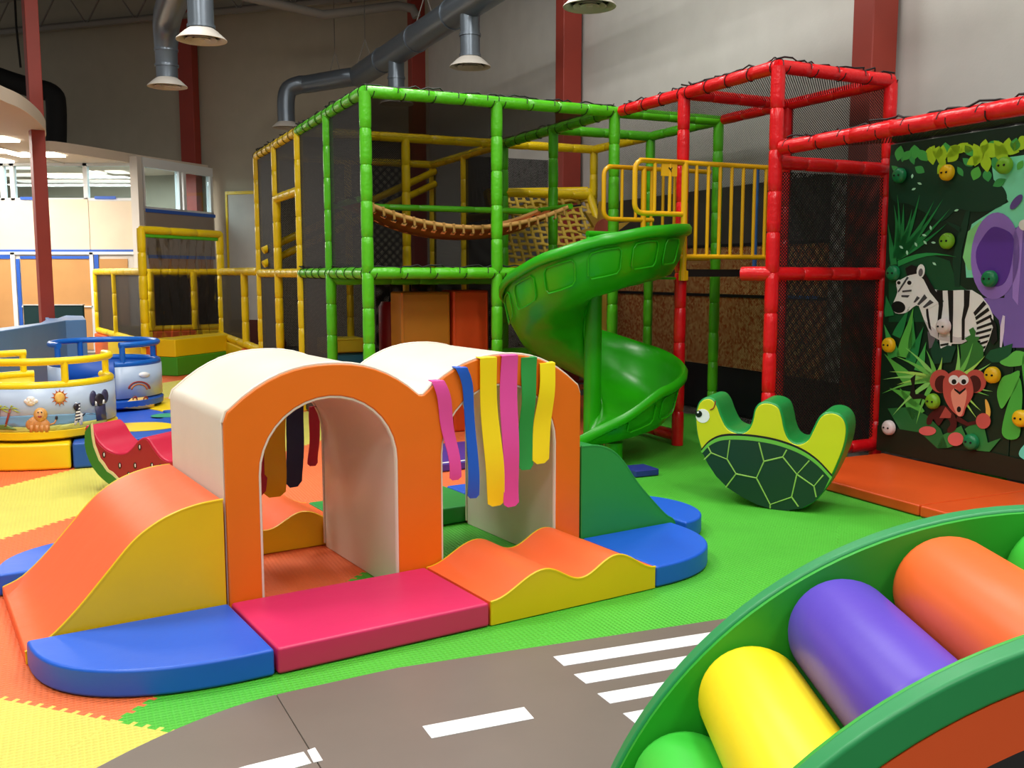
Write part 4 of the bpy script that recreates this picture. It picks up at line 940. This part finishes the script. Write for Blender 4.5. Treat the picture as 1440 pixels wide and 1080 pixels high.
# particle-board wall lining behind the frames
OSB = mat('cork_granule_board', (150, 84, 38), .8)
nt = OSB.node_tree; tc = nt.nodes.new('ShaderNodeTexCoord'); vo = nt.nodes.new('ShaderNodeTexVoronoi'); vo.inputs['Scale'].default_value = 45
nt.links.new(tc.outputs['Object'], vo.inputs['Vector']); rp = nt.nodes.new('ShaderNodeValToRGB'); rp.color_ramp.elements[0].color = rgb(206, 96, 30); rp.color_ramp.elements[1].color = rgb(255, 206, 132)
sx_ = nt.nodes.new('ShaderNodeSeparateColor'); nt.links.new(vo.outputs['Color'], sx_.inputs[0]); nt.links.new(sx_.outputs[0], rp.inputs['Fac']); nt.links.new(rp.outputs['Color'], nt.nodes['Principled BSDF'].inputs['Base Color'])
t = empty('wall_lining', W(WU - .06, 6.5), A25, 'brown granular board wall lining behind the red tower', 'wall lining')
for k in range(4):
    for z0, z1 in ((.46, 1.16), (1.19, 1.66)): box('granule_board', 0, .05, k * 1.0 + .004, k * 1.0 + .996, z0, z1, OSB, t)
box('kick_pad', -.02, .05, -1.1, 4.0, .003, .45, mat('navy_pad', (14, 20, 34), .6), t)
box('joint_batten', -.01, .05, 0, 4, 1.16, 1.19, BLACK, t); box('tape_patch', -.014, -.011, .05, .5, 1.17, 1.2, mat('tape_lightblue', (60, 130, 210), .5), t)
for k in range(4): box('grey_board', 0, .05, k * 1.0 + .004, k * 1.0 + .996, 1.69, 2.25, mat('grey_board', (88, 84, 78), .8), t)
box('top_batten', -.01, .05, 0, 4, 1.66, 1.69, BLACK, t)
# soft edge pole, blue
tag(tube('blue_pole', [W(U3 - .06, V1 + .35, ZM + .04), W(U3 - .06, V1 + .35, 2.32)], .02, mat('pole_blue', (50, 110, 180), .4)), 'slim blue upright pole behind the yellow railing', 'pole')

# ------------------------------------------------------------------ yellow guard railings
YP = mat('railing_yellow', (244, 184, 18), .3)
def loop(x0, x1, z0, z1, r=.07, openr=False):
    p = [(x1, 0, z1)] + [(x0 + r - r * math.sin(a), 0, z1 - r + r * math.cos(a)) for a in [i * math.pi / 8 for i in range(5)]] + [(x0 + r - r * math.cos(a), 0, z0 + r - r * math.sin(a)) for a in [i * math.pi / 8 for i in range(5)]] + [(x1, 0, z0)]
    return p
rl = empty('guard_railing', W(U2 - .03, V1 - .06), A25, 'yellow tubular guard railing across the front of the tower platform', 'railing')
tube('top_rail', [(-.36, 0, 2.26)] + [(1.02, 0, 2.26)], .02, YP, rl, 10); tube('bottom_rail', [(0.02, 0, 1.53), (1.02, 0, 1.53)], .02, YP, rl, 10)
tube('guard_loop', loop(-.40, .04, 1.86, 2.26), .02, YP, rl, 10)
tube('gate_post', [(.06, 0, 1.34), (.06, 0, 2.26)], .026, YP, rl, 10); box('foot_bracket', .03, .10, -.02, .02, 1.34, 1.42, YP, rl, .008)
for k in range(8): tube('baluster', [(.17 + .115 * k, 0, 1.53), (.17 + .115 * k, 0, 2.26)], .014, YP, rl, 8)
for x in (-.22, -.08): tube('baluster', [(x, 0, 1.86), (x, 0, 2.26)], .014, YP, rl, 8)
box('sign_plate', -.16, -.02, -.008, .008, 2.15, 2.25, YP, rl); tube('arrow_mark', [(-.075, -.012, 2.18), (-.085, -.012, 2.20), (-.10, -.012, 2.215)], .005, CORD, rl, 5); tube('arrow_mark', [(-.085, -.012, 2.20), (-.07, -.012, 2.215)], .005, CORD, rl, 5)
r2 = empty('guard_railing', W(U2 - .03, V2 - .22), A25, 'yellow tubular guard railing on the far side of the slide entry', 'railing')
tube('top_rail', [(-.16, 0, 2.30), (.9, 0, 2.30)], .02, YP, r2, 10); tube('guard_loop', loop(-.2, .3, 1.86, 2.30), .02, YP, r2, 10); tube('bottom_rail', [(.0, 0, 1.53), (.9, 0, 1.53)], .02, YP, r2, 10)
for x in (-.02, .12): tube('baluster', [(x, 0, 1.86), (x, 0, 2.30)], .014, YP, r2, 8)
for k in range(6): tube('baluster', [(.28 + .12 * k, 0, 1.53), (.28 + .12 * k, 0, 2.30)], .014, YP, r2, 8)
tube('gate_post', [(.2, 0, ZM + .035), (.2, 0, 2.30)], .024, YP, r2, 10)

# ------------------------------------------------------------------ spiral slide
SC = Vector((.62, 7.35, 0)); SR = .68
sl = empty('spiral_slide', SC, 0, 'bright green moulded plastic spiral slide curling around a central pole', 'slide')
def interp(x, tab):
    for (a, b), (c, d) in zip(tab, tab[1:]):
        if c <= x <= a:
            f = (a - x) / (a - c); f = f * f * (3 - 2 * f) * .25 + f * .75; return b + (d - b) * f
    return tab[-1][1] if x < tab[-1][0] else tab[0][1]
ZTAB = [(50, 1.37), (0, 1.355), (-30, 1.34), (-60, 1.31), (-90, 1.245), (-120, 1.14), (-150, 1.01), (-180, .88), (-225, .70), (-270, .54), (-315, .40), (-360, .29), (-405, .22), (-450, .17), (-470, .15)]
ROUT = [(50, .88), (29, .80), (0, .70), (-30, .645), (-60, .66), (-90, .68), (-470, .68)]
RIN = [(50, .08), (-470, .07)]
RIM = [(50, .39), (-90, .40), (-360, .40), (-410, .36), (-440, .20), (-470, .05)]
def sect(th):
    z = interp(th, ZTAB); ro = interp(th, ROUT); ri = interp(th, RIN); h = interp(th, RIM); hin = .10
    pts = [(ri, z + hin), (ri + .015, z + hin * .5), (ri + .05, z + .03), (ri + .12, z), (ro - .22, z), (ro - .12, z + h * .10), (ro - .055, z + h * .38), (ro - .02, z + h * .72), (ro - .005, z + h), (ro + .02, z + h + .012), (ro + .035, z + h - .01), (ro + .033, z + h - .045), (ro + .012, z + h - .06)]
    a = R(th); return [Vector((r * math.cos(a), r * math.sin(a), zz)) for r, zz in pts]
ths = [29 - 499 * k / 104 for k in range(105)]
sheet('chute', [sect(th) for th in ths], SLIDE_G, sl, .014, ang=60)
tube('centre_pole', [(0, 0, .003), (0, 0, 1.36)], .068, SLIDE_G, sl, 24)
tube('exit_support', [(.12, -.42, .003), (.12, -.42, .17)], .07, SLIDE_G, sl, 16)
prism('entry_floor', [(.69, .37), (.43, .88), (.0, .62), (.02, .06)], 1.35, 1.366, SLIDE_G, sl, 'xy')
sheet('entry_side_wall', [[Vector((.43, .90, z)), Vector((.22, .78, z)), Vector((.0, .64, z))] for z in (1.35, 1.55, 1.715)], SLIDE_G, sl, .03)
tube('entry_wall_rim', [(.43, .90, 1.72), (.22, .78, 1.72), (.0, .64, 1.72)], .026, SLIDE_G, sl, 10)
EMB = mat('moulded_green_emboss', (44, 172, 24), .3)
def wallpt(th, f, off=.012):
    z = interp(th, ZTAB); ro = interp(th, ROUT); h = interp(th, RIM); r = ro - .055 + .05 * f + off; a = R(th); return Vector((r * math.cos(a), r * math.sin(a), z + h * (.28 + .6 * f)))
for c0 in (-32, -60, -88, -116, -144, -172, -396, -422):
    w2 = 10; ring_ = [wallpt(c0 - w2 + 2, .08), wallpt(c0, .06), wallpt(c0 + w2 - 2, .08), wallpt(c0 + w2, .2), wallpt(c0 + w2, .7), wallpt(c0 + w2 - 2, .82), wallpt(c0, .84), wallpt(c0 - w2 + 2, .82), wallpt(c0 - w2, .7), wallpt(c0 - w2, .2)]
    tube('embossed_panel', ring_, .006, SLIDE_G, sl, 6, True)

# ================================================================== MURAL CLIMBING WALL AND CRASH MAT
MU, MV = 5.50, 5.295
mo = W(MU, MV); mx = -V
mural = empty('mural_climbing_wall', mo, A25 - R(90), 'padded climbing wall printed with jungle animals and fitted with round holds', 'climbing wall')
def mp(px, py):
    q = on_plane(px, py, mo, U) - mo; return (q.dot(mx), q.z)
def ZA(x, y): return mp(1180 + x / 3.857, 170 + y / 3.857)
def ZB(x, y): return mp(1180 + x / 4.154, 430 + y / 4.154)
ML, MT, MB = 3.8, 2.325, .075
seam_x = ZB(1000, 700)[0]
MBASE = mat('mural_base', (10, 42, 24), .45, .05, 30, var=.15)
for a, b in ((.0, seam_x - .003), (seam_x + .003, seam_x + 1.2), (seam_x + 1.206, ML)): box('wall_pad', a, b, 0, .06, MB, MT, MBASE, mural, .006)
MC = {}
def mm(c):
    if c not in MC: MC[c] = mat('mural_ink_%d_%d_%d' % c, tuple(min(246, int(v * 1.18 + 2)) for v in c), .45, var=.06)
    return MC[c]
def clip(p): return (min(max(p[0], .004), ML - .004), min(max(p[1], MB + .004), MT - .004))
def ink(name, pts, c, lev, f=None):
    q = [clip((f or ZB)(*p)) for p in pts]
    o2 = []
    for p in q:
        if not o2 or (abs(p[0] - o2[-1][0]) + abs(p[1] - o2[-1][1])) > 1e-5: o2.append(p)
    if len(o2) > 2 and abs(o2[0][0] - o2[-1][0]) + abs(o2[0][1] - o2[-1][1]) < 1e-5: o2.pop()
    if len(o2) < 3: return
    return prism(name, o2, -.0011 * (lev + 1), -.0011 * lev, mm(c), mural, 'xz')
def blade(name, b, t_, w, c, lev, f=None, bend=.0):
    dx, dy = t_[0] - b[0], t_[1] - b[1]; L = math.hypot(dx, dy); nx_, ny_ = -dy / L, dx / L
    lft, rgt = [], []
    for k in range(7):
        s = k / 6; ww = w * .5 * (1 - s) ** .7 * (.55 + .9 * math.sin(math.pi * min(1, s + .25)) * .5); o_ = bend * L * math.sin(math.pi * s)
        x, y = b[0] + dx * s + nx_ * o_, b[1] + dy * s + ny_ * o_; lft.append((x + nx_ * ww, y + ny_ * ww)); rgt.append((x - nx_ * ww, y - ny_ * ww))
    return ink(name, lft + rgt[-2::-1], c, lev, f)
def leaf(name, cx, cy_, L, w, ang, c, lev, f=None):
    a = R(ang); pts = [(cx + (L * .5 * (2 * k / 8 - 1)) * math.cos(a) - s * w * .5 * math.sin(math.pi * k / 8) * math.sin(a), cy_ + (L * .5 * (2 * k / 8 - 1)) * math.sin(a) + s * w * .5 * math.sin(math.pi * k / 8) * math.cos(a)) for s, rg in ((1, range(9)), (-1, range(7, 0, -1))) for k in rg]
    return ink(name, pts, c, lev, f)
DK, MG, LG, LM, TE = (8, 50, 32), (28, 116, 58), (78, 160, 62), (150, 186, 30), (112, 200, 162)
ink('sky_print', [(830, 250), (900, 200), (1600, 100), (1600, 700), (830, 850), (690, 850), (680, 700), (720, 560), (860, 470), (920, 440), (880, 370), (840, 330)], TE, 0, ZA)
ink('field_print', [(672, 740), (700, 600), (770, 540), (860, 640), (860, 800), (700, 810)], (120, 190, 120), 1, ZA)
ink('tree_crown', smooth2([(275, 190), (560, 190), (800, 290), (850, 330), (895, 365), (912, 420), (880, 462), (800, 490), (720, 492), (640, 480), (560, 545), (470, 500), (380, 450), (285, 420)], 3), DK, 2, ZA)
ink('tree_trunk', [(630, 900), (618, 760), (640, 640), (690, 490), (712, 490), (694, 600), (668, 700), (655, 900)], DK, 3, ZA); ink('tree_branch', [(660, 605), (600, 565), (585, 545), (670, 580)], DK, 3, ZA)
ink('bush_print', [(270, 780), (480, 720), (600, 760), (640, 880), (760, 960), (740, 1090), (270, 1090)], (12, 66, 36), 1, ZA)
for tx, ty, w in ((300, 455, 26), (318, 400, 18), (352, 450, 30), (398, 480, 34), (440, 400, 30), (520, 430, 28), (565, 425, 26), (606, 475, 24), (470, 560, 30), (590, 555, 20)): blade('grass_blade', (312, 745), (tx, ty), w + 14, MG, 4, ZA, .04)
blade('grass_blade', (322, 775), (640, 738), 34, (34, 130, 64), 4, ZA, -.10); blade('grass_blade', (300, 780), (268, 560), 40, MG, 4, ZA)
for x, y in ((408, 370), (440, 340), (400, 300), (465, 620), (500, 580), (420, 670), (520, 775), (372, 715), (340, 685), (515, 660), (640, 485), (470, 660)): leaf('speckle', x, y, 26, 12, (x * 7) % 180, (150, 200, 170), 5, ZA)
for x, y, L, w, a in ((350, 195, 60, 26, 100), (398, 205, 70, 30, 70), (440, 265, 60, 44, 30), (310, 262, 60, 30, 40), (455, 180, 70, 40, 20), (660, 275, 60, 30, 60), (745, 285, 80, 56, 110), (806, 296, 70, 50, 80), (700, 225, 70, 40, 40), (872, 335, 80, 44, -30), (985, 240, 60, 34, 120), (850, 230, 90, 44, 80)): leaf('green_leaf', x, y, L, w, a, LG if int(x) % 2 else (52, 140, 70), 4, ZA)
for x, y, L, w, a in ((505, 190, 100, 54, 80), (560, 185, 110, 60, 100), (622, 190, 90, 60, 130), (560, 250, 90, 40, 120), (700, 150, 80, 50, 170), (760, 190, 120, 60, 110), (800, 225, 110, 60, 80), (735, 215, 90, 50, 150), (830, 160, 120, 80, 20), (885, 180, 110, 70, 60), (930, 150, 110, 70, 20), (985, 130, 90, 60, 0), (640, 150, 70, 40, 20), (1050, 130, 110, 70, 30), (1120, 150, 110, 70, 70), (1200, 120, 110, 70, 20)): leaf('lime_leaf', x, y, L, w, a, LM, 6, ZA)
rl_ = random.Random(3)
for k in range(26):
    x = 330 + k * 42; y = 168 - (x - 280) * .104 + rl_.uniform(4, 44)
    leaf('lime_leaf' if k % 3 else 'green_leaf', x, y, rl_.uniform(70, 100), rl_.uniform(42, 60), rl_.uniform(30, 150), LM if k % 3 and x > 460 else (60, 150, 66), 5 + k % 2, ZA)
# elephant
PUA, PUB, PUC = (128, 98, 176), (78, 42, 132), (108, 84, 158)
ink('elephant_body', [(940, 590), (1010, 560), (1300, 520), (1500, 640), (1560, 900), (1560, 1230), (900, 1230), (870, 1080), (760, 960), (900, 960)], PUC, 5, ZA)
ink('elephant_ear', ell(852, 732, 132, 236, 28, .06), PUA, 7, ZA); ink('inner_ear', smooth2([(780, 640), (830, 580), (880, 580), (945, 620), (950, 700), (930, 820), (890, 890), (820, 890), (760, 800), (748, 710)], 3), PUB, 8, ZA)
ink('elephant_brow', ell(965, 440, 50, 20, 16, -.9), (84, 64, 126), 6, ZA); ink('elephant_fold', [(950, 610), (985, 560), (1003, 600), (975, 1000), (945, 960)], (140, 110, 186), 7, ZA)
ink('elephant_eye', ell(1010, 565, 30, 30), (240, 240, 240), 9, ZA)
ink('tusk_print', [(945, 240), (948, 120), (962, 55), (975, 60), (970, 150), (955, 245)], (196, 184, 214), 8)
# zebra
WZ, BKz = (226, 226, 224), (14, 14, 16)
body = [(470, 0), (480, -95), (545, -100), (600, -88), (720, -92), (780, -92), (835, -58), (880, 0), (905, 60), (906, 115), (880, 200), (850, 268), (812, 262), (832, 205), (780, 192), (720, 222), (662, 222), (642, 292), (602, 296), (590, 200), (540, 172), (500, 80)]
ink('zebra_body', body, WZ, 6)
ink('zebra_belly_shade', [(500, 80), (540, 172), (590, 200), (720, 222), (780, 192), (790, 170), (700, 185), (600, 165), (545, 120)], (180, 176, 180), 7)
for st in ([(505, -95), (530, -100), (520, -30), (530, 60), (545, 145), (530, 130), (516, 60)], [(575, -92), (610, -90), (612, 0), (600, 90), (585, 190), (580, 100), (588, 0)], [(640, -90), (672, -90), (672, 0), (668, 215), (655, 215), (645, 0)], [(735, -92), (770, -90), (765, 0), (740, 80), (738, 200), (722, 200), (722, 80), (735, 0)],
           [(800, 60), (790, 40), (850, -30), (866, -10)], [(800, 66), (875, 10), (884, 28), (806, 84)], [(805, 95), (893, 50), (897, 66), (810, 110)], [(810, 125), (903, 92), (903, 108), (810, 140)], [(805, 155), (897, 130), (893, 146), (805, 170)], [(808, 186), (888, 165), (883, 181), (812, 200)], [(818, 218), (878, 200), (870, 215), (824, 232)], [(830, 244), (864, 232), (858, 248), (832, 258)],
           [(480, -90), (500, -96), (490, -40), (470, -10)], [(596, 225), (645, 216), (644, 228), (598, 236)], [(598, 250), (644, 243), (643, 254), (600, 262)], [(601, 273), (642, 268), (641, 280), (602, 286)], [(880, 50), (925, 110), (930, 200), (905, 230), (890, 210), (906, 130)]): ink('zebra_stripe', st, BKz, 8)
ink('zebra_far_leg', [(520, 150), (585, 175), (575, 230), (530, 250)], (90, 86, 92), 5)
ink('zebra_head', smooth2([(430, 825), (470, 835), (495, 890), (530, 950), (545, 985), (480, 1020), (425, 1000), (370, 1040), (312, 1042), (297, 1000), (322, 930), (318, 880), (370, 845)], 3), WZ, 9, ZA)
ink('zebra_mane', [(365, 800), (400, 780), (440, 795), (475, 830), (525, 915), (575, 980), (545, 985), (500, 930), (465, 860), (430, 828), (375, 840)], BKz, 10, ZA)
ink('zebra_muzzle', ell(328, 1010, 38, 32, 18, .3), BKz, 10, ZA); ink('zebra_ear', ell(450, 815, 22, 38, 14, .1), (214, 214, 216), 11, ZA); ink('zebra_inner_ear', ell(450, 822, 12, 22, 12, .1), (90, 88, 92), 12, ZA)
for st in ([(350, 920), (400, 915), (400, 925), (350, 930)], [(345, 945), (390, 945), (380, 958), (345, 955)], [(430, 950), (445, 960), (420, 985), (410, 985)], [(470, 940), (485, 960), (440, 1000), (430, 995)], [(500, 970), (520, 985), (470, 1015), (460, 1010)], [(375, 845), (385, 850), (330, 930), (325, 925)]): ink('zebra_face_line', st, (60, 58, 62), 11, ZA)
for x, r in ((334, 17), (391, 21)): ink('zebra_eye', ell(x, 878, r, r), (246, 246, 246), 12, ZA); ink('zebra_pupil', ell(x - 2, 878, r * .55, r * .55), BKz, 13, ZA)
# jungle plants
for b, t_, w, c in (((380, 300), (440, 10), 90, LG), ((330, 300), (270, 110), 80, (60, 150, 70)), ((420, 330), (500, 120), 70, MG), ((470, 380), (515, 210), 60, (60, 150, 70)), ((340, 180), (420, 0), 60, MG), ((420, 440), (270, 280), 80, LG), ((300, 60), (280, -60), 60, MG), ((430, 250), (440, 70), 50, (44, 130, 56)), ((480, 560), (300, 480), 90, LG), ((470, 640), (360, 480), 100, LG)): blade('broad_leaf', b, t_, w, c, 9)
ink('fern_leaf', [(760, 210), (740, 190), (775, 170), (765, 140), (790, 125), (805, 150), (800, 180), (830, 180), (815, 210), (850, 240), (850, 300), (780, 370), (690, 380), (720, 300), (715, 230)], (44, 104, 42), 10)
ink('fern_leaf', [(860, 300), (890, 260), (960, 240), (1020, 220), (1010, 280), (960, 330), (900, 330)], (16, 74, 44), 9)
ink('fern_leaf', [(540, 260), (570, 190), (600, 250), (640, 230), (690, 240), (660, 330), (560, 340)], (14, 60, 40), 9)
for i, tp in enumerate(((395, 245), (515, 255), (610, 300), (700, 225), (790, 215), (860, 292), (895, 335), (330, 292), (300, 385), (262, 430), (258, 512), (345, 460), (320, 640), (458, 690), (835, 612), (905, 500), (885, 525), (810, 655))): blade('spiky_grass', (570 if tp[0] < 640 else 690, 430), tp, 34, [(124, 190, 96), (96, 172, 74), (150, 200, 90)][i % 3], 11, None, .05)
ink('lower_leaf', [(290, 600), (420, 590), (520, 640), (600, 720), (640, 830), (580, 832), (480, 740), (360, 720)], (32, 92, 44), 9)
ink('lower_leaf', [(600, 760), (720, 700), (760, 790), (640, 830), (580, 832)], (44, 112, 52), 9); ink('lower_leaf', [(740, 720), (780, 690), (850, 690), (862, 740), (875, 800), (952, 772), (885, 852), (810, 845)], (40, 112, 52), 9)
ink('ground_print', [(200, 690), (480, 742), (585, 834), (900, 856), (1500, 1000), (1500, 1300), (200, 1000)], (18, 26, 14), 8)
for pts, c in (([(930, 500), (960, 420), (1010, 398), (1062, 380), (1045, 470), (1000, 540), (960, 600), (940, 570)], (74, 166, 60)), ([(958, 720), (985, 600), (1030, 480), (1062, 420), (1078, 520), (1070, 650), (1060, 760), (1010, 782), (970, 765)], (64, 156, 56)), ([(990, 300), (1040, 262), (1100, 280), (1090, 340), (1000, 355), (945, 330)], (84, 170, 70)), ([(1080, 300), (1180, 240), (1260, 420), (1200, 760), (1110, 700), (1090, 480)], (70, 160, 60)), ([(1060, 850), (1110, 800), (1200, 830), (1180, 920), (1075, 890)], (90, 190, 170))): ink('big_leaf', smooth2(pts, 3), c, 10)
# monkey
BRN, BRD, BRL = (172, 74, 66), (66, 18, 18), (206, 134, 114)
def mtube(name, pts, r, c, lev): return tube(name, [(x, -.0011 * lev, z) for x, z in (ZB(*p) for p in pts)], r, mm(c), mural, 6)
ink('monkey_tail', [(455, 400), (425, 425), (435, 470), (420, 520), (440, 545), (490, 540), (520, 555), (530, 535), (495, 515), (455, 515), (448, 470)], (24, 18, 16), 12)
ink('monkey_leg', smooth2([(600, 585), (655, 600), (692, 660), (690, 720), (650, 742), (640, 720), (660, 690), (630, 650), (590, 700), (560, 660), (545, 690), (520, 690), (530, 640)], 3), BRD, 12)
ink('monkey_belly', [(630, 590), (665, 630), (660, 655), (595, 655)], (150, 64, 56), 13); ink('monkey_arm', [(700, 640), (760, 680), (815, 668), (815, 690), (755, 702), (690, 670)], BRD, 12)
for x, y, rx, ry in ((525, 730, 50, 27), (690, 778, 46, 40)): ink('monkey_foot', ell(x, y, rx, ry, 18), (188, 88, 84), 13)
ink('banana', smooth2([(862, 548), (880, 565), (894, 620), (880, 670), (850, 700), (845, 680), (866, 630)], 3), (214, 164, 70), 13); ink('monkey_hand', ell(852, 672, 43, 46, 18), (176, 78, 72), 14)
for x in (600, 806): ink('monkey_ear', ell(x, 440, 62, 68, 22), BRN, 12); ink('monkey_inner_ear', ell(x + (8 if x < 700 else -8), 456, 40, 50, 20), BRD, 13)
ink('monkey_head', smooth2([(625, 420), (660, 390), (700, 374), (745, 392), (780, 430), (794, 490), (786, 535), (750, 595), (735, 640), (705, 642), (655, 595), (622, 530), (616, 460)], 3), BRN, 14)
ink('monkey_muzzle', smooth2([(664, 505), (690, 480), (716, 512), (748, 482), (756, 520), (742, 590), (725, 640), (702, 638), (675, 580)], 3), BRL, 15)
ink('monkey_nose', [(684, 480), (716, 502), (748, 478), (750, 488), (716, 518), (684, 492)], BKz, 16); ink('monkey_mouth', ell(711, 604, 12, 17), BKz, 16)
for x in (681, 738): ink('monkey_eye', ell(x, 433, 30, 29, 20), (246, 246, 246), 16); ink('monkey_pupil', ell(x + 2, 443, 14, 15), BKz, 17)
# holds
def hold(px, py, c):
    x, z = mp(px, py); m = mat('hold_%d_%d_%d' % c, c, .35)
    o = lathe('climbing_hold', [(0, .04), (.028, .04), (.046, .034), (.054, .022), (.055, .0), (0, 0)], m, mural, (x, -.019, z), (R(90), 0, 0), 28)
    for s in (-1, 1): lathe('bolt', [(0, .046), (.006, .046), (.0075, .04), (.0075, .03), (0, .03)], C_STEEL if c[1] > 150 and c[0] < 60 else BLACK, o, (s * .02, .0, 0), None, 10)
    return o
HD, HY, HL, HW = (20, 128, 76), (244, 196, 20), (124, 186, 40), (224, 212, 212)
for px, py, c in ((1269, 247, HD), (1336, 243, HY), (1417, 233, HL), (1336, 339, HL), (1260, 384, HD), (1396, 392, HD), (1254, 485, HY), (1331, 459, HW), (1400, 527, HY), (1316, 564, HL), (1254, 601, HW), (1370, 621, HD), (1440, 588, HY), (1490, 330, HY), (1500, 480, HW)): hold(px, py, c)
t = empty('crash_mat', W(4.42, 5.22), A25 - R(90), 'flat orange crash mat on the floor below the animal mural', 'foam mat')
CM = vinyl('crash_orange', 222, 82, 24)
for k in range(3): box('mat_section', k * 1.3 + .003, k * 1.3 + 1.297, 0, 1.06, .003, .07, CM, t, .012)
# purple trampoline mat glimpsed through the right arch and small blue pad behind the green ramp
t = empty('purple_mat', G(655, 655), R(32), 'purple floor mat with a white border line behind the arch tunnel', 'foam mat'); box('cover', -.55, .55, -.12, .62, .003, .06, vinyl('mat_purple', 74, 52, 150), t, .01)
box('border_line', -.53, .53, -.10, -.075, .0605, .0625, WHITE, t)
t = empty('blue_pad', G(893, 668) + Vector((.12, 0, 0)), A25, 'small dark blue pad on the green floor beside the slide exit', 'foam mat'); box('cover', -.16, .03, -.04, .16, .003, .05, vinyl('pad_navy', 40, 50, 140), t, .008)
